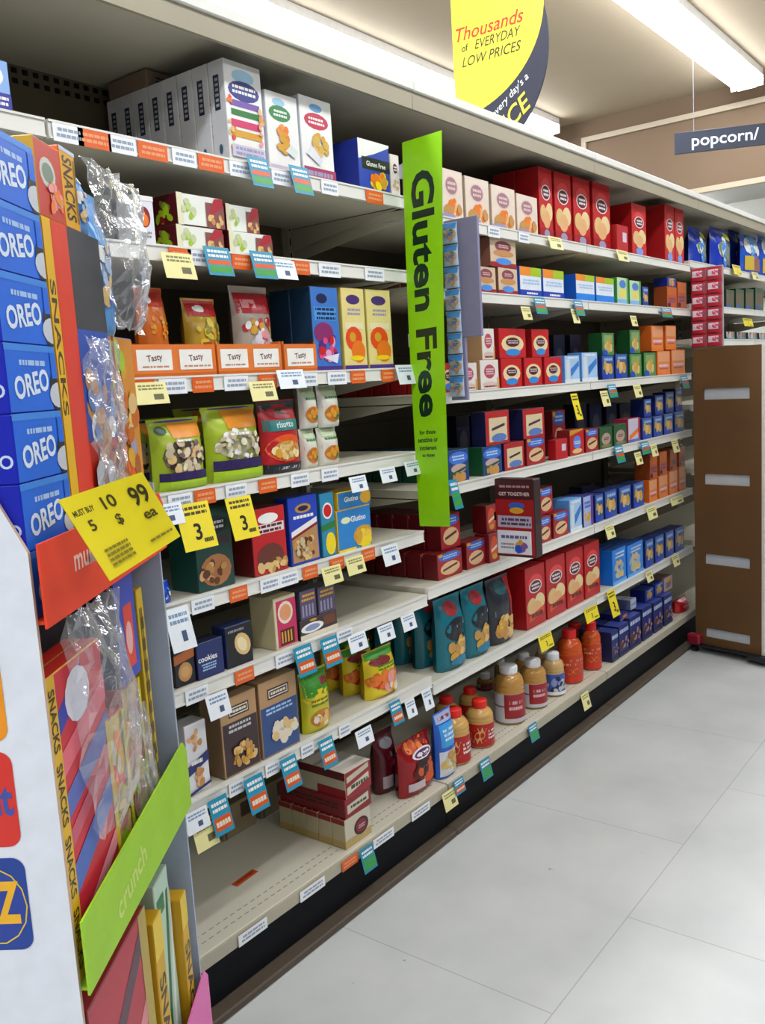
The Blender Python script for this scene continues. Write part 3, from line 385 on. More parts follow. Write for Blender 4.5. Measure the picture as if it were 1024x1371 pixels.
LIB = {}
def dims_key(style, w, h, d): return (style, round(w, 2), round(h, 2), round(d, 2))
def make_package(style, w, h, d, x, y, z, rz=0, rx=0):
    """one package standing at x, y, z; repeats of one size share their mesh"""
    st = STYLES[style]; key = (style, round(w, 3), round(h, 3), round(d, 3))
    kind = st.get('kind', 'box'); name = st['name']
    if key in LIB:
        src = LIB[key]; o = src.copy(); COL.objects.link(o); o.parent = None
        for ch in src.children:
            c = ch.copy(); COL.objects.link(c); c.parent = o
    else:
        seed = abs(hash(style)) % 999 if 0 else sum(map(ord, style))
        if kind == 'box': o = build_box(st, w, h, d, seed).obj(name)
        elif kind == 'bag': o = build_bag(st, w, h, d, seed).obj(name)
        elif kind == 'jar':
            o = empty(name); r = w/2; lh = st.get('lid_h', .02); H = h-lh; sh = st.get('shoulder', .14)
            mb = MB(); prof = [(r*.9, 0), (r, .006), (r, H*.63), (r*.95, H*.65), (r*.99, H*.68), (r*.99, H*.71), (r*.94, H*.73), (r*.98, H*.76), (r*.97, H*.79), (r*.9, H*(1-sh*.8)), (r*.76, H*(1-sh*.42)), (r*st.get('neck', .6), H*.965), (r*st.get('neck', .6), H)]
            lathe(mb, prof, mat(st['front'], .18), cx=r, cy=r); mb.obj('jar_body', o)
            mb = MB(); rl = r*st.get('neck', .6)*1.08
            lathe(mb, [(rl*.98, H-.006), (rl, H-.003), (rl, h-.003), (rl*.93, h)], mat(st['lid'], .35), cx=r, cy=r)
            for k in range(20):
                a = 2*pi*k/20; mb.box(r+rl*cos(a)-.0006, r+rl*sin(a)-.0006, H-.004, r+rl*cos(a)+.0006, r+rl*sin(a)+.0006, h-.004, mat(st['lid'], .35))
            mb.obj('lid', o)
            mb = MB(); z0, z1 = H*.05, H*.62
            def fn(s, t, e, r=r, z0=z0, z1=z1):
                a = pi*.62+s*pi*1.2; return (r+(r+.0008+e)*cos(a), r+(r+.0008+e)*sin(a), z0+(z1-z0)*t)
            decals(mb, fn, [('r', 0, 0, 1, 1, st.get('label_col', 'red'), 30)]+st.get('art', []), 1.2*pi*r, z1-z0, seed, e0=.0006)
            mb.obj('paper_label', o)
        LIB[key] = o
    o.location = (x, y, z); o.rotation_euler = (rx, 0, rz)
    return o

# ------------------------------------------------------------------ the setting
def floor():
    mb = MB(); mb.box(-7, -4, -.05, 11, 6.0, 0, mat('#ffffff'))
    m = bpy.data.materials.new('vinyl_floor'); m.use_nodes = True; nt = m.node_tree; b = nt.nodes['Principled BSDF']
    tc = nt.nodes.new('ShaderNodeTexCoord'); mp = nt.nodes.new('ShaderNodeMapping'); mp.inputs['Location'].default_value = (.1, -.005, 0)
    br = nt.nodes.new('ShaderNodeTexBrick'); br.offset = 0.5; br.inputs['Scale'].default_value = 1.0
    br.inputs['Brick Width'].default_value = .914; br.inputs['Row Height'].default_value = .914; br.inputs['Mortar Size'].default_value = .0016
    br.inputs['Color1'].default_value = lin('#d3d5d2'); br.inputs['Color2'].default_value = lin('#cfd1cf'); br.inputs['Mortar'].default_value = lin('#b4b3ab')
    nz = nt.nodes.new('ShaderNodeTexNoise'); nz.inputs['Scale'].default_value = 3.5; nz.inputs['Detail'].default_value = 6
    mx = nt.nodes.new('ShaderNodeMix'); mx.data_type = 'RGBA'; mx.blend_type = 'MULTIPLY'; mx.inputs['Factor'].default_value = 1
    cr = nt.nodes.new('ShaderNodeValToRGB'); cr.color_ramp.elements[0].position = .3; cr.color_ramp.elements[0].color = (.86, .87, .87, 1); cr.color_ramp.elements[1].position = .65; cr.color_ramp.elements[1].color = (1, 1, 1, 1)
    nt.links.new(tc.outputs['Object'], mp.inputs[0]); nt.links.new(mp.outputs[0], br.inputs['Vector']); nt.links.new(tc.outputs['Object'], nz.inputs['Vector'])
    nt.links.new(nz.outputs['Fac'], cr.inputs[0]); nt.links.new(br.outputs['Color'], mx.inputs['A']); nt.links.new(cr.outputs[0], mx.inputs['B'])
    # scattered dark scuffs
    n2 = nt.nodes.new('ShaderNodeTexNoise'); n2.inputs['Scale'].default_value = 22; n2.inputs['Detail'].default_value = 2
    c2 = nt.nodes.new('ShaderNodeValToRGB'); c2.color_ramp.elements[0].position = .76; c2.color_ramp.elements[0].color = (1, 1, 1, 1); c2.color_ramp.elements[1].position = .80; c2.color_ramp.elements[1].color = (.6, .62, .58, 1)
    m2 = nt.nodes.new('ShaderNodeMix'); m2.data_type = 'RGBA'; m2.blend_type = 'MULTIPLY'; m2.inputs['Factor'].default_value = 1
    nt.links.new(tc.outputs['Object'], n2.inputs['Vector']); nt.links.new(n2.outputs['Fac'], c2.inputs[0]); nt.links.new(mx.outputs['Result'], m2.inputs['A']); nt.links.new(c2.outputs[0], m2.inputs['B'])
    nt.links.new(m2.outputs['Result'], b.inputs['Base Color']); b.inputs['Roughness'].default_value = .32; b.inputs['Specular IOR Level'].default_value = .35
    mb.mats[0] = m; tag(mb.obj('floor'), kind='structure')
floor()
wm = mat('#cfc2a8', .8, 'wall')
mb = MB(); mb.box(-7, -4, CEIL, 7.5, 6.0, CEIL+.05, mat('#b3a48c', .85, 'wall')); tag(mb.obj('ceiling'), kind='structure')
mb = MB(); mb.box(-7.1, 6.0, 0, 11.1, 6.1, CEIL+.3, wm); tag(mb.obj('wall_side'), kind='structure')
mb = MB(); mb.box(7.5, -4, 2.86, 7.62, 6.0, CEIL+.05, mat('#86705a', .85, 'wall')); tag(mb.obj('wall_bulkhead'), kind='structure')
mb = MB()   # raised picture-frame moulding on the bulkhead
mm = mat('#cdbfa6', .6, 'wall')
mb.box(7.47, -2.0, 3.42, 7.5, 3.40, 3.46, mm); mb.box(7.47, 3.36, 3.05, 7.5, 3.40, 3.42, mm); mb.box(7.46, -4, 2.84, 7.5, 6.0, 2.88, mm)
tag(mb.obj('trim_1'), kind='structure')
mb = MB(); mb.box(7.62, -4, CEIL-.3, 11, 6, CEIL-.25, mat('#d8d6cc', .85, 'wall')); tag(mb.obj('ceiling_far'), kind='structure')
mb = MB(); mb.box(11, -4, 0, 11.1, 6.0, CEIL, mat('#dcdcd2', .8, 'wall')); tag(mb.obj('wall_far'), kind='structure')

# ceiling strip lights
tube = emat('#f4f8ff', TUBE_POWER)
def strip(x0, x1, y, label, zc=CEIL):
    o = empty('ceiling_light', (x0, y, zc))
    L = x1-x0
    mb = MB(); mb.box(0, -.11, -.05, L, .11, 0, mat('white', .4)); mb.box(0, -.115, -.12, .012, .115, -.05, mat('white', .4)); mb.box(L-.012, -.115, -.12, L, .115, -.05, mat('white', .4)); mb.obj('housing', o)
    mb = MB(); pr = [(-.105, -.05), (-.10, -.10), (-.06, -.125), (.06, -.125), (.10, -.10), (.105, -.05)]
    for i in range(len(pr)-1):
        a, b = pr[i], pr[i+1]; mb.poly([(.012, a[0], a[1]), (L-.012, a[0], a[1]), (L-.012, b[0], b[1]), (.012, b[0], b[1])], tube)
    mb.obj('diffuser', o)
    tag(o, label, 'light', 'ceiling strip lights')
names = ('long ceiling strip light behind the round yellow price sign', 'long ceiling strip light beside the hanging popcorn sign', 'ceiling strip light over the middle of the aisle', 'ceiling strip light over the far side of the aisle')
for y, n in zip(LAMP_Y, names): strip(-5.5, 7.25, y, n)
for y, n in ((3.6, 'unseen added strip light in the far room, window side'), (1.2, 'unseen added strip light in the far room, aisle side')): strip(8.0, 10.8, y, n.replace('window side', 'behind the shelving'), CEIL-.3)  # two unseen strips added to brighten the far wall

# ------------------------------------------------------------------ gondola shelving
YB, YU, YBACK = 1.595, 1.63, 2.14
NEAR = [2.02, 1.80, 1.508, 1.245, .99, .78, .505]
FAR = [1.985, 1.755, 1.42, 1.116, .797, .475]
FAR2 = [2.01, 1.785, 1.60, 1.25, .90, .50]
LIP = .036; TH = .03
cream = mat('#d2ccb8', .42, 'metal'); creamd = mat('#c9c2ae', .5, 'metal'); lipm = mat('#e8e6dc', .35, 'metal'); kick = mat('#080a10', .6, 'metal', Specular_IOR_Level=.2); edge_brown = mat('#54483a', .6)
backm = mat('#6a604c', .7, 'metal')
SHELVES = {}; LEVELZ = dict(zip(('S1', 'S2', 'S3', 'S4', 'S5', 'S6', 'S7'), NEAR)); LEVELZ.update(zip(('R1', 'R2', 'R3', 'R4', 'R5', 'R6'), FAR)); LEVELZ['B'] = .14
bcount = [0]
def bay(x0, x1, levels, label):
    bi = bcount[0]; bcount[0] += 1
    o = empty('shelving_unit', (x0, YB, 0)); L = x1-x0; yb = YBACK-YB; g = .004
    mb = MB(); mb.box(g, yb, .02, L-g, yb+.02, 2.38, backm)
    for k in range(9):   # grooves between back panel boards
        z = .35+k*.25; mb.box(g, yb-.002, z, L-g, yb, z+.006, mat('#5b5444', .8))
    for k in range(int(L/.03)-1):   # perforated rail under the canopy
        x = .02+k*.03; mb.box(x, yb-.004, 2.30, x+.014, yb-.001, 2.312, kick); mb.box(x, yb-.004, 2.325, x+.014, yb-.001, 2.337, kick)
    mb.obj('back_panel', o)
    for sx in (0, L):
        mb = MB(); mb.box(sx-.015 if sx else 0, yb-.03, .02, sx if sx else .015, yb, 2.36, creamd)
        for k in range(44): mb.box((sx-.010) if sx else .005, yb-.032, .2+k*.048, (sx-.005) if sx else .010, yb-.0299, .225+k*.048, kick)
        mb.obj('upright', o)
    for z in levels:
        s = MB(); y0 = YU-YB; zt = z+LIP
        s.box(g, y0+.012, zt-TH+.004, L-g, yb-.03, zt, cream)
        for sx in (g, L-g-.004):   # brackets at both ends
            s.mesh([(sx, y0+.02, zt-TH), (sx+.004, y0+.02, zt-TH), (sx+.004, yb-.03, zt-.1), (sx, yb-.03, zt-.1), (sx, yb-.03, zt-TH), (sx+.004, yb-.03, zt-TH)], [(0,1,2,3), (0,3,4), (1,5,2), (0,4,5,1), (3,2,5,4)], creamd)
        so = s.obj('shelf', o)
        for kk, vv in LEVELZ.items():
            if abs(vv-z) < 1e-6: SHELVES[(bi, kk)] = so
        r = MB(); r.box(g, y0, z, L-g, y0+.012, zt+.0005, lipm); r.box(g, y0-.003, z, L-g, y0, z+.004, lipm); r.box(g, y0-.003, zt-.004, L-g, y0, zt+.0005, lipm)
        r.obj('price_rail', so)
    s = MB(); s.box(g, .0, .14, L-g, yb, .176, cream, c=.002)
    for row in range(2):      # rows of punched slots along the front of the deck
        for k in range(int((L-.04)/.024)): s.box(.02+k*.024, .035+row*.028, .1755, .034+k*.024, .038+row*.028, .1764, mat('#8d8a80', .7))
    s.box(g, -.006, .140, L-g, 0, .172, mat('#b9b19b', .45, 'metal')); SHELVES[(bi, 'B')] = s.obj('base_deck', o)
    s = MB(); s.box(.001, .008, .025, L-.001, .03, .14, kick); s.obj('kick_plate', o)
    s = MB(); s.box(.001, -.034, 0, L-.001, .03, .022, edge_brown, c=.004); s.obj('grime_reflection_strip', o)  # raised brown strip standing in for reflection and grime along the floor
    s = MB(); s.box(.001, -.005, 2.345, L-.001, yb+.02, 2.375, mat('#c9c2ae', .5, 'metal')); s.box(.001, -.015, 2.350, L-.001, .0, 2.378, lipm, c=.003); s.box(.001, -.006, 2.300, L-.001, .004, 2.350, mat('#a39a82', .5, 'metal'))  # lower lip band coloured darker, its shade put into the colour
    s.mesh([(0, 0, 2.30), (L, 0, 2.30), (L, .05, 2.345), (0, .05, 2.345)], [(0, 1, 2, 3)], creamd); s.obj('canopy', o)
    tag(o, label, 'shelving', 'supermarket shelving bays')
    return o
BX = [-.12, 1.10, 2.32, 3.61, 4.90, 6.12, 7.34]
bay(BX[0], BX[1], [2.02, 1.80, 1.508, 1.245], 'cream shelving bay largely hidden behind the snack display')
bay(BX[1], BX[2], NEAR, 'cream shelving bay between snack display and green sign')
bay(BX[2], BX[3], FAR, 'cream shelving bay just beyond the green sign')
bay(BX[3], BX[4], FAR, 'cream shelving bay beside the brown trolley')
bay(BX[4], BX[5], FAR2, 'cream shelving bay behind the brown trolley')
bay(BX[5], BX[6], FAR2, 'last cream shelving bay at the end of the aisle')

# ------------------------------------------------------------------ products on the shelves
ORD = ['first', 'second', 'third', 'fourth', 'fifth', 'sixth', 'seventh', 'eighth', 'ninth', 'tenth', 'eleventh', 'twelfth']
# rows: style, x, y, z, width, height, depth, turn, shelf, layer, number behind
ROWS = [
    ('blue_white', 0.989, 1.66, 2.0565, 0.06, 0.101, 0.09, 0, 'S1', 0, 0, 0),
    ('pasta_rotini', 1.615, 1.65, 2.0565, 0.126, 0.24, 0.055, 0, 'S1', 0, 0, 0),
    ('pasta_rotini', 1.615, 1.708, 2.0565, 0.126, 0.24, 0.055, 0, 'S1', 0, 1, 0),
    ('pasta_rotini', 1.615, 1.765, 2.0565, 0.126, 0.24, 0.055, 0, 'S1', 0, 2, 0),
    ('pasta_rotini', 1.615, 1.823, 2.0565, 0.126, 0.24, 0.055, 0, 'S1', 0, 3, 0),
    ('pasta_rotini', 1.615, 1.88, 2.0565, 0.126, 0.24, 0.055, 0, 'S1', 0, 4, 0),
    ('pasta_rotini', 1.615, 1.938, 2.0565, 0.126, 0.24, 0.055, 0, 'S1', 0, 5, 0),
    ('pasta_rotini', 1.615, 1.995, 2.0565, 0.126, 0.24, 0.055, 0, 'S1', 0, 6, 0),
    ('pasta_rotini', 1.615, 2.052, 2.0565, 0.126, 0.24, 0.055, 0, 'S1', 0, 7, 0),
    ('dim_case', 1.612, 1.93, 2.2973, 0.131, 0.042, 0.16, 0, 'S1', 1, 0, 0),
    ('pasta_green', 1.753, 1.65, 2.0565, 0.119, 0.197, 0.055, 0, 'S1', 0, 0, 0),
    ('pasta_green', 1.753, 1.708, 2.0565, 0.119, 0.197, 0.055, 0, 'S1', 0, 1, 0),
    ('pasta_red', 1.881, 1.65, 2.0565, 0.13, 0.212, 0.055, 0, 'S1', 0, 0, 0),
    ('pasta_red', 1.881, 1.708, 2.0565, 0.13, 0.212, 0.055, 0, 'S1', 0, 1, 0),
    ('pasta_blue', 2.114, 1.644, 2.0565, 0.148, 0.14, 0.1, 0, 'S1', 0, 0, 0),
    ('ivory_pack', 2.268, 1.644, 2.0565, 0.044, 0.12, 0.06, 0, 'S1', 0, 0, 0),
    ('tomato', 1.304, 1.644, 1.8365, 0.055, 0.104, 0.06, 0, 'S2', 0, 0, 0),
    ('flat_cracker', 1.425, 1.65, 1.8365, 0.144, 0.054, 0.1, 0, 'S2', 0, 0, 0),
    ('flat_cracker', 1.433, 1.65, 1.8912, 0.144, 0.072, 0.1, 0, 'S2', 1, 0, 0),
    ('flat_cracker', 1.589, 1.65, 1.8365, 0.149, 0.056, 0.1, 0, 'S2', 0, 0, 0),
    ('flat_cracker', 1.595, 1.66, 1.8928, 0.111, 0.065, 0.1, 0, 'S2', 1, 0, 0),
    ('bag_orange', 1.33, 1.67, 1.547, 0.078, 0.204, 0.07, 0, 'S3', 0, 0, 0),
    ('bag_gold', 1.47, 1.675, 1.547, 0.104, 0.185, 0.07, 0, 'S3', 0, 0, 0),
    ('bag_red', 1.629, 1.675, 1.547, 0.134, 0.222, 0.07, 0, 'S3', 0, 0, 0),
    ('blue_fruit', 1.865, 1.644, 1.5445, 0.115, 0.227, 0.075, 0, 'S3', 0, 0, 0),
    ('blue_fruit', 1.865, 1.722, 1.5445, 0.115, 0.227, 0.075, 0, 'S3', 0, 1, 0),
    ('cream_fruit', 1.995, 1.644, 1.5445, 0.104, 0.229, 0.075, 0, 'S3', 0, 0, 0),
    ('cream_fruit', 1.995, 1.722, 1.5445, 0.104, 0.229, 0.075, 0, 'S3', 0, 1, 0),
    ('cream_fruit', 2.108, 1.644, 1.5445, 0.119, 0.23, 0.075, 0, 'S3', 0, 0, 0),
    ('cream_fruit', 2.108, 1.722, 1.5445, 0.119, 0.23, 0.075, 0, 'S3', 0, 1, 0),
    ('quinoa', 1.314, 1.644, 1.2815, 0.152, 0.167, 0.08, 0, 'S4', 0, 0, 0),
    ('quinoa', 1.314, 1.744, 1.2815, 0.152, 0.167, 0.08, 0, 'S4', 0, 1, 0),
    ('quinoa_pale', 1.478, 1.644, 1.2815, 0.18, 0.185, 0.08, 0, 'S4', 0, 0, 0),
    ('quinoa_pale', 1.478, 1.744, 1.2815, 0.18, 0.185, 0.08, 0, 'S4', 0, 1, 0),
    ('risotto', 1.663, 1.644, 1.2815, 0.141, 0.191, 0.07, 0, 'S4', 0, 0, 0),
    ('soup_pouch', 1.806, 1.644, 1.2815, 0.06, 0.108, 0.05, 0, 'S4', 0, 0, 0),
    ('soup_pouch', 1.877, 1.644, 1.2815, 0.082, 0.106, 0.05, 0, 'S4', 0, 0, 0),
    ('soup_pouch', 1.812, 1.644, 1.3902, 0.065, 0.113, 0.05, 0, 'S4', 1, 0, 0),
    ('soup_pouch', 1.889, 1.644, 1.3879, 0.082, 0.116, 0.05, 0, 'S4', 1, 0, 0),
    ('cookie_teal', 1.39, 1.644, 1.0265, 0.119, 0.197, 0.1, 0, 'S5', 0, 0, 0),
    ('cookie_red', 1.577, 1.644, 1.0265, 0.125, 0.173, 0.09, 0, 'S5', 0, 0, 0),
    ('pack_blue_bread', 1.717, 1.644, 1.0265, 0.116, 0.185, 0.05, 0, 'S5', 0, 0, 0),
    ('yb_slim', 1.845, 1.644, 1.0265, 0.059, 0.18, 0.05, 0, 'S5', 0, 0, 0),
    ('yb_box', 1.913, 1.644, 1.0265, 0.154, 0.121, 0.07, 0, 'S5', 0, 0, 0),
    ('yb_flat', 1.922, 1.644, 1.1481, 0.15, 0.051, 0.07, 0, 'S5', 1, 0, 0),
    ('foil_flat', 1.262, 1.642, 1.0265, 0.054, 0.05, 0.05, 0, 'S5', 0, 0, 0),
    ('navy_cookie', 1.3, 1.65, 0.8165, 0.062, 0.091, 0.04, 0, 'S6', 0, 0, 0),
    ('blue_plain', 1.364, 1.644, 0.8165, 0.085, 0.09, 0.05, 0, 'S6', 0, 0, 0),
    ('black_cookie', 1.46, 1.644, 0.8165, 0.089, 0.106, 0.05, 0, 'S6', 0, 0, 0),
    ('pink_tea', 1.634, 1.644, 0.8165, 0.085, 0.14, 0.09, 0, 'S6', 0, 0, 0),
    ('brown_tea', 1.729, 1.644, 0.8165, 0.156, 0.054, 0.08, 0, 'S6', 0, 0, 0),
    ('lav_tea', 1.736, 1.644, 0.8714, 0.066, 0.081, 0.06, 0, 'S6', 1, 0, 0),
    ('lav_tea', 1.81, 1.644, 0.8714, 0.072, 0.076, 0.06, 0, 'S6', 1, 0, 0),
    ('white_navy', 1.31, 1.65, 0.5415, 0.067, 0.176, 0.05, 0, 'S7', 0, 0, 0),
    ('kraft_dark', 1.419, 1.644, 0.5415, 0.126, 0.204, 0.075, 0, 'S7', 0, 0, 0),
    ('kraft_blue', 1.555, 1.644, 0.5415, 0.142, 0.207, 0.075, 0, 'S7', 0, 0, 0),
    ('green_bag', 1.738, 1.644, 0.5415, 0.11, 0.173, 0.06, 0, 'S7', 0, 0, 0),
    ('yellow_bag', 2.032, 1.644, 0.5415, 0.143, 0.147, 0.08, 0, 'S7', 0, 0, 0),
    ('yellow_bag', 2.032, 1.729, 0.5415, 0.143, 0.147, 0.08, 0, 'S7', 0, 1, 0),
    ('yellow_bag', 2.032, 1.814, 0.5415, 0.143, 0.147, 0.08, 0, 'S7', 0, 2, 0),
    ('cream_rice', 1.814, 1.609, 0.1771, 0.12, 0.088, 0.05, 0, 'B', 0, 0, 0),
    ('cream_rice', 1.814, 1.661, 0.1771, 0.12, 0.088, 0.05, 0, 'B', 0, 1, 0),
    ('cream_rice', 1.814, 1.714, 0.1771, 0.12, 0.088, 0.05, 0, 'B', 0, 2, 0),
    ('cream_rice', 1.814, 1.766, 0.1771, 0.12, 0.088, 0.05, 0, 'B', 0, 3, 0),
    ('cream_rice', 1.814, 1.819, 0.1771, 0.12, 0.088, 0.05, 0, 'B', 0, 4, 0),
    ('red_case_low', 1.822, 1.609, 0.266, 0.12, 0.057, 0.26, 0, 'B', 1, 0, 0),
    ('red_case', 1.829, 1.609, 0.323, 0.12, 0.08, 0.24, 0, 'B', 1, 0, 0),
    ('dim_beige', 1.66, 1.955, 0.1771, 0.138, 0.1, 0.06, 0, 'B', 0, 0, 0),
    ('dim_beige', 1.82, 1.955, 0.1771, 0.138, 0.1, 0.06, 0, 'B', 0, 0, 0),
    ('maroon_bag', 2.135, 1.715, 0.1771, 0.104, 0.201, 0.07, 0, 'B', 0, 0, 0),
    ('red_bag', 2.149, 1.625, 0.1771, 0.175, 0.179, 0.08, 0, 'B', 0, 0, 0),
    ('blue_pretzel', 2.325, 1.61, 0.1771, 0.102, 0.227, 0.06, 0, 'B', 0, 0, 0),
    ('jar_red', 2.437, 1.615, 0.1771, 0.109, 0.19, 0.111, 0, 'B', 0, 0, 0),
    ('jar_red', 2.608, 1.615, 0.1771, 0.099, 0.169, 0.101, 0, 'B', 0, 0, 0),
    ('jar_red', 2.659, 1.795, 0.1771, 0.093, 0.135, 0.095, 0, 'B', 0, 0, 0),
    ('jar_red', 2.824, 1.795, 0.1771, 0.086, 0.12, 0.088, 0, 'B', 0, 0, 0),
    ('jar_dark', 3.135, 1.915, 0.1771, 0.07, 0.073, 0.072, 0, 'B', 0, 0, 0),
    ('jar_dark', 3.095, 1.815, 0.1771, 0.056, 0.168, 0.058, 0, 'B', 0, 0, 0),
    ('jar_white', 2.851, 1.625, 0.1771, 0.116, 0.222, 0.118, 0, 'B', 0, 0, 0),
    ('jar_white', 3.042, 1.625, 0.1771, 0.107, 0.193, 0.109, 0, 'B', 0, 0, 0),
    ('jar_blue', 3.208, 1.625, 0.1771, 0.094, 0.177, 0.096, 0, 'B', 0, 0, 0),
    ('jar_white', 3.266, 1.795, 0.1771, 0.083, 0.136, 0.085, 0, 'B', 0, 0, 0),
    ('jar_white', 3.437, 1.795, 0.1771, 0.073, 0.118, 0.075, 0, 'B', 0, 0, 0),
    ('jar_orange', 3.377, 1.625, 0.1771, 0.11, 0.229, 0.112, 0, 'B', 0, 0, 0),
    ('jar_orange', 3.584, 1.625, 0.1771, 0.086, 0.215, 0.088, 0, 'B', 0, 0, 0),
    ('jar_orange', 3.764, 1.785, 0.1771, 0.108, 0.14, 0.11, 0, 'B', 0, 0, 0),
    ('jar_orange', 3.961, 1.785, 0.1771, 0.095, 0.122, 0.097, 0, 'B', 0, 0, 0),
    ('snack_tray', 3.73, 1.615, 0.1771, 0.075, 0.14, 0.16, 0, 'B', 0, 0, 0),
    ('snack_tray', 3.816, 1.615, 0.1771, 0.114, 0.145, 0.16, 0, 'B', 0, 0, 0),
    ('snack_tray', 3.941, 1.615, 0.1771, 0.138, 0.154, 0.16, 0, 'B', 0, 0, 0),
    ('snack_tray', 4.101, 1.615, 0.1771, 0.126, 0.161, 0.16, 0, 'B', 0, 0, 0),
    ('snack_tray', 4.249, 1.615, 0.1771, 0.123, 0.157, 0.16, 0, 'B', 0, 0, 0),
    ('snack_tray', 4.396, 1.615, 0.1771, 0.118, 0.156, 0.16, 0, 'B', 0, 0, 0),
    ('orange_case', 3.901, 1.645, 0.3225, 0.097, 0.03, 0.1, 0, 'B', 1, 0, 0),
    ('white_tray', 4.054, 1.655, 0.3391, 0.074, 0.05, 0.09, 0, 'B', 1, 0, 0),
    ('deep_blue', 4.223, 1.645, 0.3391, 0.11, 0.062, 0.08, 0, 'B', 1, 0, 0),
    ('deep_blue', 4.355, 1.645, 0.3351, 0.115, 0.067, 0.08, 0, 'B', 1, 0, 0),
    ('pink_bag', 4.483, 1.645, 0.3333, 0.12, 0.073, 0.08, 0, 'B', 1, 0, 0),
    ('red_low', 4.662, 1.615, 0.1771, 0.164, 0.07, 0.08, 0, 'B', 0, 0, 0),
    ('cream_small', 2.438, 1.655, 2.0215, 0.104, 0.169, 0.07, 0, 'R1', 0, 0, 0),
    ('cream_small', 2.553, 1.655, 2.0215, 0.135, 0.161, 0.07, 0, 'R1', 0, 0, 0),
    ('cream_small', 2.704, 1.655, 2.0215, 0.157, 0.156, 0.07, 0, 'R1', 0, 0, 0),
    ('cream_small', 2.878, 1.655, 2.0215, 0.171, 0.151, 0.07, 0, 'R1', 0, 0, 0),
    ('cream_small', 3.062, 1.655, 2.0215, 0.163, 0.143, 0.07, 0, 'R1', 0, 0, 0),
    ('red_tall', 3.283, 1.675, 2.0215, 0.113, 0.275, 0.1, 0, 'R1', 0, 0, 0),
    ('red_tall', 3.283, 1.778, 2.0215, 0.113, 0.275, 0.1, 0, 'R1', 0, 1, 0),
    ('red_tall', 3.418, 1.675, 2.0215, 0.148, 0.277, 0.1, 0, 'R1', 0, 0, 0),
    ('red_tall', 3.418, 1.778, 2.0215, 0.148, 0.277, 0.1, 0, 'R1', 0, 1, 0),
    ('red_tall', 3.59, 1.675, 2.0215, 0.16, 0.281, 0.1, 0, 'R1', 0, 0, 0),
    ('red_tall', 3.59, 1.778, 2.0215, 0.16, 0.281, 0.1, 0, 'R1', 0, 1, 0),
    ('red_tall', 3.783, 1.675, 2.0215, 0.182, 0.287, 0.1, 0, 'R1', 0, 0, 0),
    ('red_tall', 3.783, 1.778, 2.0215, 0.182, 0.287, 0.1, 0, 'R1', 0, 1, 0),
    ('red_tall', 2.86, 1.88, 2.0215, 0.118, 0.19, 0.07, 0, 'R1', 0, 0, 0),
    ('red_mini', 3.978, 1.65, 2.0215, 0.128, 0.122, 0.05, 0, 'R1', 0, 0, 0),
    ('red_plain', 4.181, 1.66, 2.0215, 0.176, 0.241, 0.13, 0, 'R1', 0, 0, 0),
    ('red_plain', 4.612, 1.66, 2.0215, 0.139, 0.285, 0.16, 0, 'R1', 0, 0, 0),
    ('red_plain', 4.763, 1.66, 2.0215, 0.127, 0.284, 0.16, 0, 'R1', 0, 0, 0),
    ('cream_round', 2.736, 1.644, 1.7915, 0.131, 0.09, 0.06, 0, 'R2', 0, 0, 0),
    ('cream_round', 2.736, 1.71, 1.7915, 0.131, 0.09, 0.06, 0, 'R2', 0, 1, 0),
    ('cream_round', 2.736, 1.776, 1.7915, 0.131, 0.09, 0.06, 0, 'R2', 0, 2, 0),
    ('cream_round', 2.736, 1.842, 1.7915, 0.131, 0.09, 0.06, 0, 'R2', 0, 3, 0),
    ('cream_round', 2.736, 1.908, 1.7915, 0.131, 0.09, 0.06, 0, 'R2', 0, 4, 0),
    ('cream_round', 2.736, 1.974, 1.7915, 0.131, 0.09, 0.06, 0, 'R2', 0, 5, 0),
    ('cream_round', 2.736, 2.04, 1.7915, 0.131, 0.09, 0.06, 0, 'R2', 0, 6, 0),
    ('cream_round', 2.885, 1.644, 1.7915, 0.141, 0.095, 0.06, 0, 'R2', 0, 0, 0),
    ('cream_round', 2.835, 1.644, 1.8868, 0.187, 0.1, 0.06, 0, 'R2', 1, 0, 0),
    ('white_snack', 3.045, 1.644, 1.7915, 0.171, 0.108, 0.1, 0, 'R2', 0, 0, 0),
    ('white_snack', 3.231, 1.644, 1.7915, 0.18, 0.109, 0.1, 0, 'R2', 0, 0, 0),
    ('white_snack_b', 3.524, 1.644, 1.7915, 0.183, 0.108, 0.12, 0, 'R2', 0, 0, 0),
    ('white_snack_b', 3.724, 1.644, 1.7915, 0.19, 0.107, 0.12, 0, 'R2', 0, 0, 0),
    ('green_white', 3.951, 1.644, 1.7915, 0.128, 0.118, 0.07, 0, 'R2', 0, 0, 0),
    ('green_white', 4.098, 1.644, 1.7915, 0.135, 0.112, 0.07, 0, 'R2', 0, 0, 0),
    ('bluegold', 4.347, 1.68, 1.7915, 0.077, 0.099, 0.05, 0, 'R2', 0, 0, 0),
    ('orange_dark', 4.586, 1.644, 1.7915, 0.14, 0.108, 0.07, 0, 'R2', 0, 0, 0),
    ('deep_blue', 4.589, 1.644, 1.8997, 0.128, 0.044, 0.07, 0, 'R2', 1, 0, 0),
    ('orange_dark', 4.739, 1.644, 1.7915, 0.136, 0.138, 0.07, 0, 'R2', 0, 0, 0),
    ('cream_tall', 2.596, 1.644, 1.4565, 0.114, 0.095, 0.065, 0, 'R3', 0, 0, 0),
    ('cream_tall', 2.596, 1.716, 1.4565, 0.114, 0.095, 0.065, 0, 'R3', 0, 1, 0),
    ('cream_tall', 2.596, 1.788, 1.4565, 0.114, 0.095, 0.065, 0, 'R3', 0, 2, 0),
    ('cream_tall', 2.596, 1.86, 1.4565, 0.114, 0.095, 0.065, 0, 'R3', 0, 3, 0),
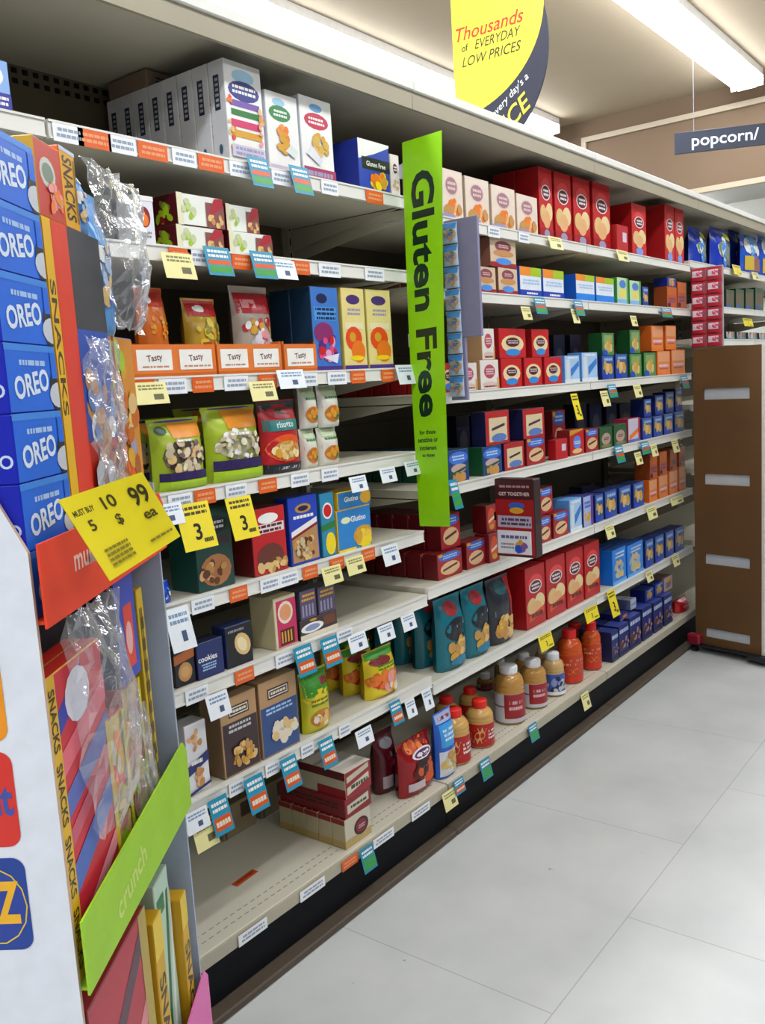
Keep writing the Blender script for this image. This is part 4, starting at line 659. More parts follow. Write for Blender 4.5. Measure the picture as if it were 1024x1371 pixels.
    ('cream_tall', 2.596, 1.932, 1.4565, 0.114, 0.095, 0.065, 0, 'R3', 0, 4, 0),
    ('cream_tall', 2.596, 2.004, 1.4565, 0.114, 0.095, 0.065, 0, 'R3', 0, 5, 0),
    ('cream_tall', 2.732, 1.644, 1.4565, 0.128, 0.103, 0.065, 0, 'R3', 0, 0, 0),
    ('red_round', 2.482, 1.644, 1.4565, 0.098, 0.097, 0.065, 0, 'R3', 0, 0, 0),
    ('red_round', 2.482, 1.716, 1.4565, 0.098, 0.097, 0.065, 0, 'R3', 0, 1, 0),
    ('red_round', 2.482, 1.788, 1.4565, 0.098, 0.097, 0.065, 0, 'R3', 0, 2, 0),
    ('red_round', 2.482, 1.86, 1.4565, 0.098, 0.097, 0.065, 0, 'R3', 0, 3, 0),
    ('red_round', 2.482, 1.932, 1.4565, 0.098, 0.097, 0.065, 0, 'R3', 0, 4, 0),
    ('red_round', 2.482, 2.004, 1.4565, 0.098, 0.097, 0.065, 0, 'R3', 0, 5, 0),
    ('cream_tall', 2.752, 1.644, 1.5596, 0.086, 0.109, 0.065, 0, 'R3', 1, 0, 0),
    ('red_round', 2.879, 1.644, 1.4565, 0.155, 0.105, 0.065, 0, 'R3', 0, 0, 0),
    ('red_round', 3.054, 1.644, 1.4565, 0.144, 0.106, 0.065, 0, 'R3', 0, 0, 0),
    ('red_round', 3.219, 1.644, 1.4565, 0.149, 0.106, 0.065, 0, 'R3', 0, 0, 0),
    ('red_round', 2.872, 1.644, 1.5625, 0.2, 0.108, 0.065, 0, 'R3', 1, 0, 0),
    ('red_round', 3.122, 1.644, 1.5628, 0.141, 0.107, 0.065, 0, 'R3', 1, 0, 0),
    ('pale_blue', 3.397, 1.644, 1.4565, 0.139, 0.11, 0.065, 0, 'R3', 0, 0, 0),
    ('pale_blue', 3.56, 1.644, 1.4565, 0.157, 0.121, 0.065, 0, 'R3', 0, 0, 0),
    ('bluegold', 3.766, 1.644, 1.4565, 0.129, 0.106, 0.065, 0, 'R3', 0, 0, 0),
    ('bluegold', 3.914, 1.644, 1.4565, 0.137, 0.111, 0.065, 0, 'R3', 0, 0, 0),
    ('green_box', 4.08, 1.644, 1.4565, 0.146, 0.109, 0.065, 0, 'R3', 0, 0, 0),
    ('green_box', 4.257, 1.644, 1.4565, 0.156, 0.114, 0.065, 0, 'R3', 0, 0, 0),
    ('green_box', 3.773, 1.644, 1.5627, 0.129, 0.098, 0.065, 0, 'R3', 1, 0, 0),
    ('green_box', 4.086, 1.644, 1.5676, 0.127, 0.109, 0.065, 0, 'R3', 1, 0, 0),
    ('orange_box', 4.436, 1.644, 1.4565, 0.178, 0.12, 0.065, 0, 'R3', 0, 0, 0),
    ('orange_box', 4.637, 1.644, 1.4565, 0.202, 0.125, 0.065, 0, 'R3', 0, 0, 0),
    ('orange_box', 4.361, 1.644, 1.5765, 0.161, 0.124, 0.065, 0, 'R3', 1, 0, 0),
    ('orange_box', 4.556, 1.644, 1.5825, 0.151, 0.121, 0.065, 0, 'R3', 1, 0, 0),
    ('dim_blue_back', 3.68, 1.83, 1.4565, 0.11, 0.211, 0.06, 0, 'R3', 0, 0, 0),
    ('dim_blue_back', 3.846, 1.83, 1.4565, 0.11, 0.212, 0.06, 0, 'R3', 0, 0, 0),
    ('oval_blue', 2.5, 1.644, 1.1525, 0.13, 0.11, 0.06, 0, 'R4', 0, 0, 0),
    ('oval_blue', 2.5, 1.71, 1.1525, 0.13, 0.11, 0.06, 0, 'R4', 0, 1, 0),
    ('oval_blue', 2.5, 1.776, 1.1525, 0.13, 0.11, 0.06, 0, 'R4', 0, 2, 0),
    ('oval_blue', 2.5, 1.842, 1.1525, 0.13, 0.11, 0.06, 0, 'R4', 0, 3, 0),
    ('oval_blue', 2.5, 1.908, 1.1525, 0.13, 0.11, 0.06, 0, 'R4', 0, 4, 0),
    ('oval_blue', 2.5, 1.974, 1.1525, 0.13, 0.11, 0.06, 0, 'R4', 0, 5, 0),
    ('oval_blue', 2.5, 2.04, 1.1525, 0.13, 0.11, 0.06, 0, 'R4', 0, 6, 0),
    ('oval_blue', 2.722, 1.644, 1.1525, 0.136, 0.102, 0.06, 0, 'R4', 0, 0, 0),
    ('oval_blue', 2.791, 1.73, 1.1525, 0.061, 0.092, 0.06, 0, 'R4', 0, 0, 0),
    ('beige_red', 2.876, 1.644, 1.1525, 0.152, 0.101, 0.06, 0, 'R4', 0, 0, 0),
    ('oval_red', 3.048, 1.644, 1.1525, 0.153, 0.104, 0.06, 0, 'R4', 0, 0, 0),
    ('beige_red', 2.752, 1.644, 1.2553, 0.17, 0.122, 0.06, 0, 'R4', 1, 0, 0),
    ('beige_red', 3.027, 1.644, 1.2566, 0.175, 0.113, 0.06, 0, 'R4', 1, 0, 0),
    ('oval_red', 3.423, 1.72, 1.1525, 0.118, 0.19, 0.06, 0, 'R4', 0, 0, 0),
    ('yellow_red', 3.424, 1.644, 1.1525, 0.136, 0.107, 0.06, 0, 'R4', 0, 0, 0),
    ('red_mini', 3.265, 1.63, 1.1525, 0.106, 0.081, 0.035, 0, 'R4', 0, 0, 0),
    ('oval_red', 3.577, 1.644, 1.1525, 0.129, 0.099, 0.06, 0, 'R4', 0, 0, 0),
    ('green_round', 3.723, 1.644, 1.1525, 0.137, 0.094, 0.06, 0, 'R4', 0, 0, 0),
    ('green_round', 3.879, 1.644, 1.1525, 0.146, 0.096, 0.06, 0, 'R4', 0, 0, 0),
    ('pink_white', 4.046, 1.644, 1.1525, 0.146, 0.112, 0.07, 0, 'R4', 0, 0, 0),
    ('bluegold', 4.222, 1.644, 1.1525, 0.126, 0.101, 0.07, 0, 'R4', 0, 0, 0),
    ('bluegold', 4.37, 1.644, 1.1525, 0.122, 0.101, 0.07, 0, 'R4', 0, 0, 0),
    ('bluegold', 4.516, 1.644, 1.1525, 0.129, 0.102, 0.07, 0, 'R4', 0, 0, 0),
    ('bluegold', 4.669, 1.644, 1.1525, 0.148, 0.102, 0.07, 0, 'R4', 0, 0, 0),
    ('bluegold', 4.34, 1.68, 1.2539, 0.098, 0.09, 0.07, 0, 'R4', 1, 0, 0),
    ('bluegold', 4.492, 1.68, 1.2541, 0.115, 0.1, 0.07, 0, 'R4', 1, 0, 0),
    ('bluegold', 4.641, 1.68, 1.2546, 0.121, 0.11, 0.07, 0, 'R4', 1, 0, 0),
    ('bluegold', 4.787, 1.68, 1.2548, 0.103, 0.122, 0.07, 0, 'R4', 1, 0, 0),
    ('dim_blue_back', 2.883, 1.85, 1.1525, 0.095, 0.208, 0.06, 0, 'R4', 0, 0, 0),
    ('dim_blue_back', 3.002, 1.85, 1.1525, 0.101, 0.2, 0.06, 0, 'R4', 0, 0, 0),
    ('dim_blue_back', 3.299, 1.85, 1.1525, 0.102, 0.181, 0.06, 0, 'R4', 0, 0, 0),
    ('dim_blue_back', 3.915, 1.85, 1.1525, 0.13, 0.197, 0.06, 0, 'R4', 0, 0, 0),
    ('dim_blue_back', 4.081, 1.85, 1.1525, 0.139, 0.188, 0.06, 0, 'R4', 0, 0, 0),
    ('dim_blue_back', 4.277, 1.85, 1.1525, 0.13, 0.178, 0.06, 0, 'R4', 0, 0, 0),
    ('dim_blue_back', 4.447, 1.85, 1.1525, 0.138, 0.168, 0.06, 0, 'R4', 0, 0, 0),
    ('oval_red', 2.43, 1.66, 0.8335, 0.152, 0.088, 0.06, 0, 'R5', 0, 0, 0),
    ('oval_red', 2.43, 1.728, 0.8335, 0.152, 0.088, 0.06, 0, 'R5', 0, 1, 0),
    ('oval_red', 2.43, 1.796, 0.8335, 0.152, 0.088, 0.06, 0, 'R5', 0, 2, 0),
    ('oval_red', 2.43, 1.864, 0.8335, 0.152, 0.088, 0.06, 0, 'R5', 0, 3, 0),
    ('oval_red', 2.43, 1.932, 0.8335, 0.152, 0.088, 0.06, 0, 'R5', 0, 4, 0),
    ('oval_red', 2.43, 2.0, 0.8335, 0.152, 0.088, 0.06, 0, 'R5', 0, 5, 0),
    ('oval_red', 2.613, 1.66, 0.8335, 0.127, 0.096, 0.06, 0, 'R5', 0, 0, 0),
    ('oval_red', 2.488, 1.68, 0.9223, 0.123, 0.12, 0.06, 0, 'R5', 1, 0, 0),
    ('oval_red', 2.488, 1.748, 0.9223, 0.136, 0.12, 0.06, 0, 'R5', 1, 1, 0),
    ('oval_red', 2.488, 1.816, 0.9223, 0.136, 0.12, 0.06, 0, 'R5', 1, 2, 0),
    ('oval_red', 2.488, 1.884, 0.9223, 0.136, 0.12, 0.06, 0, 'R5', 1, 3, 0),
    ('oval_red', 2.488, 1.952, 0.9223, 0.136, 0.12, 0.06, 0, 'R5', 1, 4, 0),
    ('red_orange', 2.741, 1.644, 0.8335, 0.073, 0.105, 0.06, 0, 'R5', 0, 0, 0),
    ('red_orange', 2.756, 1.66, 0.9388, 0.073, 0.101, 0.06, 0, 'R5', 1, 0, 0),
    ('oval_red', 3.128, 1.644, 0.8335, 0.101, 0.103, 0.06, 0, 'R5', 0, 0, 0),
    ('oval_red', 3.251, 1.644, 0.8335, 0.135, 0.103, 0.06, 0, 'R5', 0, 0, 0),
    ('oval_red', 3.186, 1.67, 0.937, 0.116, 0.11, 0.06, 0, 'R5', 1, 0, 0),
    ('pale_blue', 3.403, 1.644, 0.8335, 0.114, 0.136, 0.1, 0, 'R5', 0, 0, 0),
    ('light_purple', 3.534, 1.644, 0.8335, 0.097, 0.132, 0.1, 0, 'R5', 0, 0, 0),
    ('bluegold', 3.657, 1.644, 0.8335, 0.086, 0.123, 0.08, 0, 'R5', 0, 0, 0),
    ('bluegold', 3.761, 1.644, 0.8335, 0.133, 0.124, 0.08, 0, 'R5', 0, 0, 0),
    ('bluegold', 3.922, 1.644, 0.8335, 0.141, 0.121, 0.08, 0, 'R5', 0, 0, 0),
    ('bluegold', 4.093, 1.644, 0.8335, 0.131, 0.119, 0.08, 0, 'R5', 0, 0, 0),
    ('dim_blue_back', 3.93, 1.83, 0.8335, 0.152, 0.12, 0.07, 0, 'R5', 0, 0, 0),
    ('orange_box', 4.295, 1.644, 0.8335, 0.11, 0.11, 0.08, 0, 'R5', 0, 0, 0),
    ('orange_box', 4.428, 1.644, 0.8335, 0.126, 0.116, 0.08, 0, 'R5', 0, 0, 0),
    ('orange_box', 4.579, 1.644, 0.8335, 0.122, 0.122, 0.08, 0, 'R5', 0, 0, 0),
    ('orange_box', 4.726, 1.644, 0.8335, 0.104, 0.131, 0.08, 0, 'R5', 0, 0, 0),
    ('orange_dark', 4.311, 1.644, 0.9441, 0.1, 0.126, 0.08, 0, 'R5', 1, 0, 0),
    ('orange_dark', 4.444, 1.644, 0.9501, 0.105, 0.119, 0.08, 0, 'R5', 1, 0, 0),
    ('orange_dark', 4.595, 1.644, 0.9564, 0.099, 0.112, 0.08, 0, 'R5', 1, 0, 0),
    ('orange_dark', 4.73, 1.644, 0.9649, 0.092, 0.104, 0.08, 0, 'R5', 1, 0, 0),
    ('teal_bag', 2.426, 1.644, 0.5115, 0.159, 0.252, 0.08, 0, 'R6', 0, 0, 0),
    ('teal_bag', 2.426, 1.732, 0.5115, 0.159, 0.252, 0.08, 0, 'R6', 0, 1, 0),
    ('teal_bag', 2.426, 1.82, 0.5115, 0.159, 0.252, 0.08, 0, 'R6', 0, 2, 0),
    ('teal_bag', 2.426, 1.908, 0.5115, 0.159, 0.252, 0.08, 0, 'R6', 0, 3, 0),
    ('teal_bag', 2.426, 1.996, 0.5115, 0.159, 0.252, 0.08, 0, 'R6', 0, 4, 0),
    ('teal_bag', 2.597, 1.644, 0.5115, 0.152, 0.252, 0.08, 0, 'R6', 0, 0, 0),
    ('redteal_bag', 2.767, 1.644, 0.5115, 0.16, 0.248, 0.08, 0, 'R6', 0, 0, 0),
    ('red_big', 3.009, 1.65, 0.5115, 0.161, 0.245, 0.16, 0, 'R6', 0, 0, 0),
    ('red_big', 3.185, 1.65, 0.5115, 0.168, 0.247, 0.16, 0, 'R6', 0, 0, 0),
    ('red_big', 3.369, 1.65, 0.5115, 0.159, 0.245, 0.16, 0, 'R6', 0, 0, 0),
    ('red_big', 3.545, 1.65, 0.5115, 0.155, 0.243, 0.16, 0, 'R6', 0, 0, 0),
    ('sky_box', 3.827, 1.644, 0.5115, 0.156, 0.164, 0.14, 0, 'R6', 0, 0, 0),
    ('sky_box', 4.003, 1.644, 0.5115, 0.196, 0.154, 0.14, 0, 'R6', 0, 0, 0),
    ('bluegold', 4.231, 1.644, 0.5115, 0.109, 0.14, 0.08, 0, 'R6', 0, 0, 0),
    ('bluegold', 4.362, 1.644, 0.5115, 0.125, 0.136, 0.08, 0, 'R6', 0, 0, 0),
    ('bluegold', 4.511, 1.644, 0.5115, 0.12, 0.132, 0.08, 0, 'R6', 0, 0, 0),
    ('bluegold', 4.656, 1.644, 0.5115, 0.138, 0.128, 0.08, 0, 'R6', 0, 0, 0),
    ('blue_bag', 5.181, 1.69, 2.0465, 0.24, 0.218, 0.09, 0, 'F1', 0, 0, 0),
    ('blue_bag', 5.424, 1.65, 2.0465, 0.337, 0.236, 0.09, 0, 'F1', 0, 0, 0),
    ('blue_bag_b', 6.028, 1.65, 2.0465, 0.372, 0.251, 0.09, 0, 'F1', 0, 0, 0),
    ('blue_bag_b', 6.437, 1.65, 2.0465, 0.416, 0.279, 0.09, 0, 'F1', 0, 0, 0),
    ('blue_bag', 6.135, 1.75, 2.0465, 0.246, 0.307, 0.09, 0, 'F1', 0, 0, 0),
    ('dark_green', 5.625, 1.66, 1.8215, 0.164, 0.111, 0.08, 0, 'F2', 0, 0, 0),
    ('dark_green', 5.822, 1.66, 1.8215, 0.173, 0.123, 0.08, 0, 'F2', 0, 0, 0),
    ('dark_green', 6.03, 1.66, 1.8215, 0.184, 0.135, 0.08, 0, 'F2', 0, 0, 0),
    ('dark_green', 6.251, 1.66, 1.8215, 0.196, 0.149, 0.08, 0, 'F2', 0, 0, 0),
    ('small_mixed', 5.621, 1.66, 1.6365, 0.18, 0.047, 0.08, 0, 'F3', 0, 0, 0),
    ('small_mixed', 5.834, 1.66, 1.6365, 0.208, 0.046, 0.08, 0, 'F3', 0, 0, 0),
    ('small_mixed', 6.078, 1.66, 1.6365, 0.223, 0.045, 0.08, 0, 'F3', 0, 0, 0),
    ('small_mixed', 6.339, 1.66, 1.6365, 0.221, 0.044, 0.08, 0, 'F3', 0, 0, 0),
]
SHELF = {'S1': 'top shelf of near bay', 'S2': 'second shelf of near bay', 'S3': 'third shelf of near bay', 'S4': 'fourth shelf of near bay', 'S5': 'fifth shelf of near bay',
    'S6': 'sixth shelf of near bay', 'S7': 'seventh shelf of near bay', 'B': 'bottom deck', 'R1': 'top shelf past green sign', 'R2': 'second shelf past green sign',
    'R3': 'third shelf past green sign', 'R4': 'fourth shelf past green sign', 'R5': 'fifth shelf past green sign', 'R6': 'sixth shelf past green sign',
    'F1': 'top shelf above brown trolley', 'F2': 'second shelf behind brown trolley', 'F3': 'third shelf behind brown trolley'}
made = {}
for i, r in enumerate(ROWS):
    o = make_package(r[0], r[4], r[5], r[6], r[1], r[2], r[3], radians(r[7]), radians(r[11]) if len(r) > 11 else 0)
    made.setdefault((r[0], r[8]), []).append((r[9], r[10], r[1], o))
for (st, sh), L in made.items():
    s = STYLES[st]; lay = sorted({(a[0], a[1]) for a in L})
    for ly, bk in lay:
        sub = sorted([a for a in L if (a[0], a[1]) == (ly, bk)], key=lambda a: a[2])
        for k, a in enumerate(sub):
            words = []
            if len(sub) > 1: words.append(ORD[k])
            if bk: words.append((ORD[bk]+' one back') if len(sub) == 1 else 'row '+ORD[bk]+' back')
            if len({q[0] for q in lay}) > 1: words.append('upper layer' if ly else 'lower layer') if len(s['look'].split()) < 7 or not bk else words.append('upper' if ly else 'lower')
            lab = s['look']+((', '+' '.join(words)+',') if words else '')+(' ' if words else ' on ')+SHELF[sh]
            tag(a[3], lab, s['cat'], s['look'].split(' with ')[0]+' items on '+SHELF[sh] if len(L) > 1 else None)

# ------------------------------------------------------------------ price tags hung on the rails
# rows: kind, x, y, z of the top edge, width, height, turn (deg), shelf
TAGS = [
    ('tgreen', 1.637, 1.618, 2.068, 0.072, 0.075, 0, 'S1'),
    ('tgreen', 1.787, 1.618, 2.069, 0.072, 0.075, 0, 'S1'),
    ('tgreen', 1.471, 1.618, 1.841, 0.08, 0.07, 0, 'S2'),
    ('tgreen', 1.621, 1.618, 1.842, 0.08, 0.07, 0, 'S2'),
    ('pale', 1.345, 1.618, 1.818, 0.09, 0.06, 0, 'S2'),
    ('white', 1.691, 1.618, 1.826, 0.09, 0.05, 0, 'S2'),
    ('pale', 1.234, 1.618, 1.533, 0.09, 0.05, 0, 'S3'),
    ('pale', 1.582, 1.618, 1.523, 0.09, 0.05, 0, 'S3'),
    ('white', 1.684, 1.618, 1.549, 0.1, 0.05, 0, 'S3'),
    ('white', 2.197, 1.618, 1.551, 0.09, 0.06, 0, 'S3'),
    ('white', 1.247, 1.618, 1.259, 0.09, 0.05, 0, 'S4'),
    ('yellow', 1.317, 1.618, 1.251, 0.1, 0.11, 0, 'S4'),
    ('yellow', 1.472, 1.618, 1.245, 0.085, 0.105, 0, 'S4'),
    ('white', 1.945, 1.618, 1.241, 0.075, 0.045, 0, 'S4'),
    ('white', 2.088, 1.618, 1.25, 0.075, 0.045, 0, 'S4'),
    ('white', 2.214, 1.618, 1.256, 0.08, 0.045, 0, 'S4'),
    ('white', 1.258, 1.618, 1.018, 0.07, 0.1, 0, 'S5'),
    ('pale', 1.801, 1.618, 1.006, 0.08, 0.05, 0, 'S5'),
    ('pale', 1.905, 1.618, 1.013, 0.08, 0.05, 0, 'S5'),
    ('white', 2.073, 1.618, 1.016, 0.08, 0.06, 0, 'S5'),
    ('white', 1.355, 1.618, 0.783, 0.07, 0.06, 0, 'S6'),
    ('teal', 1.667, 1.618, 0.815, 0.07, 0.08, 0, 'S6'),
    ('teal', 1.775, 1.618, 0.81, 0.07, 0.08, 0, 'S6'),
    ('white', 1.892, 1.618, 0.788, 0.08, 0.05, 0, 'S6'),
    ('white', 2.031, 1.618, 0.781, 0.075, 0.05, 0, 'S6'),
    ('white', 2.15, 1.618, 0.784, 0.07, 0.05, 0, 'S6'),
    ('white', 1.259, 1.618, 0.523, 0.07, 0.05, 0, 'S7'),
    ('pale', 1.278, 1.618, 0.491, 0.07, 0.07, 0, 'S7'),
    ('teal', 1.334, 1.618, 0.526, 0.06, 0.09, 0, 'S7'),
    ('teal', 1.454, 1.618, 0.531, 0.065, 0.09, 0, 'S7'),
    ('teal', 1.585, 1.618, 0.533, 0.06, 0.085, 0, 'S7'),
    ('teal', 1.737, 1.618, 0.53, 0.06, 0.08, 0, 'S7'),
    ('white', 1.897, 1.618, 0.5, 0.075, 0.05, 0, 'S7'),
    ('teal', 2.065, 1.618, 0.531, 0.055, 0.07, 0, 'S7'),
    ('white', 2.145, 1.618, 0.511, 0.05, 0.055, 0, 'S7'),
    ('white', 2.237, 1.618, 0.516, 0.05, 0.065, 0, 'S7'),
    ('tgreen', 1.84, 1.583, 0.168, 0.06, 0.07, 0, 'B'),
    ('pale', 2.271, 1.583, 0.159, 0.075, 0.06, 0, 'B'),
    ('teal', 2.34, 1.583, 0.176, 0.06, 0.05, 0, 'B'),
    ('tgreen', 2.507, 1.583, 0.18, 0.065, 0.07, 0, 'B'),
    ('tgreen', 2.862, 1.583, 0.185, 0.065, 0.065, 0, 'B'),
    ('pale', 3.323, 1.583, 0.16, 0.07, 0.07, 0, 'B'),
    ('pale', 3.231, 1.618, 2.021, 0.11, 0.05, 0, 'R1'),
    ('pale', 3.887, 1.618, 2.021, 0.12, 0.05, 0, 'R1'),
    ('tgreen', 3.092, 1.618, 1.786, 0.09, 0.065, 0, 'R2'),
    ('pale', 2.993, 1.618, 1.748, 0.07, 0.05, 0, 'R2'),
    ('tgreen', 3.437, 1.618, 1.787, 0.08, 0.065, 0, 'R2'),
    ('pale', 3.41, 1.618, 1.751, 0.06, 0.06, 0, 'R2'),
    ('pale', 4.027, 1.618, 1.738, 0.07, 0.05, 0, 'R2'),
    ('tgreen', 4.419, 1.618, 1.786, 0.14, 0.05, 0, 'R2'),
    ('yellow', 3.385, 1.618, 1.411, 0.06, 0.11, 0, 'R3'),
    ('pale', 3.674, 1.618, 1.41, 0.08, 0.07, 0, 'R3'),
    ('tgreen', 3.752, 1.618, 1.434, 0.09, 0.06, 0, 'R3'),
    ('pale', 4.045, 1.618, 1.421, 0.09, 0.06, 0, 'R3'),
    ('tgreen', 4.688, 1.618, 1.445, 0.1, 0.07, 0, 'R3'),
    ('tgreen', 2.454, 1.618, 1.171, 0.05, 0.1, 0, 'R4'),
    ('tgreen', 3.81, 1.618, 1.159, 0.09, 0.08, 0, 'R4'),
    ('pale', 4.043, 1.618, 1.106, 0.08, 0.06, 0, 'R4'),
    ('tgreen', 4.12, 1.618, 1.147, 0.1, 0.06, 0, 'R4'),
    ('pale', 4.246, 1.618, 1.125, 0.08, 0.06, 0, 'R4'),
    ('pale', 4.535, 1.618, 1.125, 0.09, 0.07, 0, 'R4'),
    ('pale', 3.69, 1.618, 0.813, 0.09, 0.06, 0, 'R5'),
    ('pale', 4.182, 1.618, 0.821, 0.12, 0.06, 0, 'R5'),
    ('pale', 4.512, 1.618, 0.823, 0.18, 0.04, 0, 'R5'),
    ('yellow', 3.034, 1.618, 0.481, 0.11, 0.06, 0, 'R6'),
    ('yellow', 3.452, 1.618, 0.489, 0.13, 0.06, 0, 'R6'),
    ('yellow', 3.693, 1.618, 0.515, 0.08, 0.12, 0, 'R6'),
    ('pale', 4.158, 1.618, 0.506, 0.08, 0.05, 0, 'R6'),
    ('pale', 4.522, 1.618, 0.521, 0.09, 0.06, 0, 'R6'),
    ('yellow', 5.596, 1.618, 2.069, 0.16, 0.06, 0, 'F1'),
    ('pale', 6.006, 1.618, 2.051, 0.14, 0.05, 0, 'F1'),
    ('yellow', 5.809, 1.618, 1.761, 0.2, 0.05, 0, 'F2'),
]
def tag_mesh(kind, w, h):
    mb = MB()
    base = {'teal': '#1f8fb0', 'tgreen': '#1f8fb0', 'yellow': '#f2dc2a', 'pale': '#efe6a0', 'white': '#eef2f6'}[kind]
    m = mat(base, .4); mb.box(0, -.0008, -h, w, 0, 0, m)
    art = {'teal': [('r', .08, .12, .95, .48, 'dorange', 2), ('l', .1, .6, .9, .92, 2, 'white'), ('l', .14, .18, .9, .42, 1, 'cream')],
           'tgreen': [('r', .08, .10, .95, .34, '#3f9a3c', 2), ('r', .08, .38, .95, .54, 'dorange' if w > .07 else '#3f9a3c', 2), ('l', .1, .6, .9, .92, 2, 'white')],
           'yellow': [('l', .1, .72, .9, .95, 2, '#4a4420'), ('t', '3', .5, .38, .36, 'black'), ('l', .62, .1, .9, .25, 1, '#4a4420')],
           'pale': [('l', .12, .62, .9, .9, 2, '#8a8450'), ('r', .55, .2, .85, .45, '#6a6440', 1)],
           'white': [('l', .12, .6, .9, .9, 2, '#7d9ab8'), ('r', .5, .2, .7, .45, '#4a5a7a', 1)]}[kind]
    decals(mb, lambda s, t, e: (s*w, -.0008-e, -h+t*h), art, w, h, 3, e0=.0002)
    return mb
TL = {}
TLOOK = {'teal': 'teal price tag with orange band', 'tgreen': 'teal price tag with green band', 'yellow': 'bright yellow sale tag', 'pale': 'pale yellow price tag', 'white': 'small white price tag'}
for t in TAGS:
    k, x, y, z, w, h, rz, sh = t
    o = tag_mesh(k, w, h).obj('price_tag', loc=(x, y, z)); o.rotation_euler = (radians(-14), 0, radians(rz))
    TL.setdefault((k, sh), []).append((x, o))
TSH = {k: v for k, v in SHELF.items()}
for (k, sh), L in TL.items():
    L.sort(key=lambda a: a[0])
    for i, (x, o) in enumerate(L):
        tag(o, TLOOK[k]+(', '+ORD[i]+' along' if len(L) > 1 else '')+', hanging from '+TSH[sh], 'price tag', 'price tags on the shelf rails')
TRAYX = [(1.259, 1.501), (1.508, 1.73), (1.741, 1.868)]
# ------------------------------------------------------------------ rail labels slipped into the price rails
def near_shelf(x, lv):
    for i in range(len(BX)-1):
        if BX[i] <= x < BX[i+1]: return SHELVES.get((i, lv))
RAIL_LABELS = [
    ('o', 1.168, 'S1', 0.08),
    ('o', 1.318, 'S1', 0.08),
    ('o', 1.488, 'S1', 0.08),
    ('o', 2.117, 'S1', 0.08),
    ('w', 1.111, 'S1', 0.07),
    ('w', 1.242, 'S1', 0.07),
    ('w', 1.412, 'S1', 0.07),
    ('w', 1.587, 'S1', 0.07),
    ('w', 1.731, 'S1', 0.07),
    ('w', 1.922, 'S1', 0.07),
    ('o', 1.377, 'S2', 0.065),
    ('o', 1.57, 'S2', 0.065),
    ('o', 1.786, 'S2', 0.065),
    ('w', 1.432, 'S2', 0.09),
    ('w', 1.689, 'S2', 0.09),
    ('w', 1.889, 'S2', 0.09),
    ('w', 2.09, 'S2', 0.09),
    ('o', 1.237, 'S3', 0.065),
    ('o', 1.411, 'S3', 0.065),
    ('o', 1.628, 'S3', 0.065),
    ('o', 1.996, 'S3', 0.065),
    ('o', 2.139, 'S3', 0.065),
    ('w', 1.314, 'S3', 0.08),
    ('w', 1.511, 'S3', 0.08),
    ('w', 1.771, 'S3', 0.08),
    ('w', 1.895, 'S3', 0.08),
    ('o', 1.387, 'S4', 0.065),
    ('o', 1.599, 'S4', 0.065),
    ('w', 1.309, 'S4', 0.07),
    ('w', 1.486, 'S4', 0.07),
    ('w', 1.718, 'S4', 0.07),
    ('w', 1.841, 'S4', 0.07),
    ('o', 1.47, 'S5', 0.06),
    ('o', 1.737, 'S5', 0.06),
    ('o', 1.851, 'S5', 0.06),
    ('o', 1.995, 'S5', 0.06),
    ('w', 1.348, 'S5', 0.07),
    ('w', 1.576, 'S5', 0.07),
    ('w', 1.647, 'S5', 0.07),
    ('o', 1.464, 'S6', 0.065),
    ('w', 1.305, 'S6', 0.07),
    ('w', 1.609, 'S6', 0.07),
    ('w', 1.857, 'S6', 0.07),
    ('w', 1.412, 'S7', 0.05),
    ('w', 1.541, 'S7', 0.05),
    ('w', 1.678, 'S7', 0.05),
    ('w', 1.839, 'S7', 0.05),
    ('w', 1.364, 'B', 0.1),
    ('w', 1.59, 'B', 0.1),
    ('w', 1.91, 'B', 0.1),
    ('w', 2.105, 'B', 0.1),
    ('o', 1.765, 'B', 0.07),
    ('w', 2.797, 'R1', 0.08),
    ('w', 3.015, 'R1', 0.08),
]
for c, x, lv, w in RAIL_LABELS:
    so = near_shelf(x, lv)
    if not so: continue
    z = LEVELZ[lv]; ox = so.parent.location.x; y0 = YU-YB if lv != 'B' else -.006
    mb = MB(); z0, z1 = (z-.004, z+.031) if lv != 'B' else (.139, .168)
    mb.box(x-ox, y0-.0045, z0, x-ox+w, y0-.003, z1, mat('#e8641c' if c == 'o' else '#f4f6f8', .35))
    decals(mb, lambda s, t, e: (x-ox+s*w, y0-.0045-e, z0+t*(z1-z0)), [('l', .1, .2, .9, .85, 2, '#f0a070' if c == 'o' else '#9aa8b8')], w, .035, 5)
    mb.obj('rail_label', so)

# orange shelf label lying loose on the empty deck
mb = MB(); mb.box(0, 0, 0, .085, .022, .0012, mat('#c8501c', .5)); decals(mb, lambda s, t, e: (s*.085, t*.022, .0012+e), [('l', .08, .2, .9, .8, 1, '#8a3010')], .085, .022, 4)
tag(mb.obj('shelf_label', loc=(1.512, 1.742, .1768), rz=radians(4)), 'small orange shelf label lying loose on the empty bottom deck', 'label')

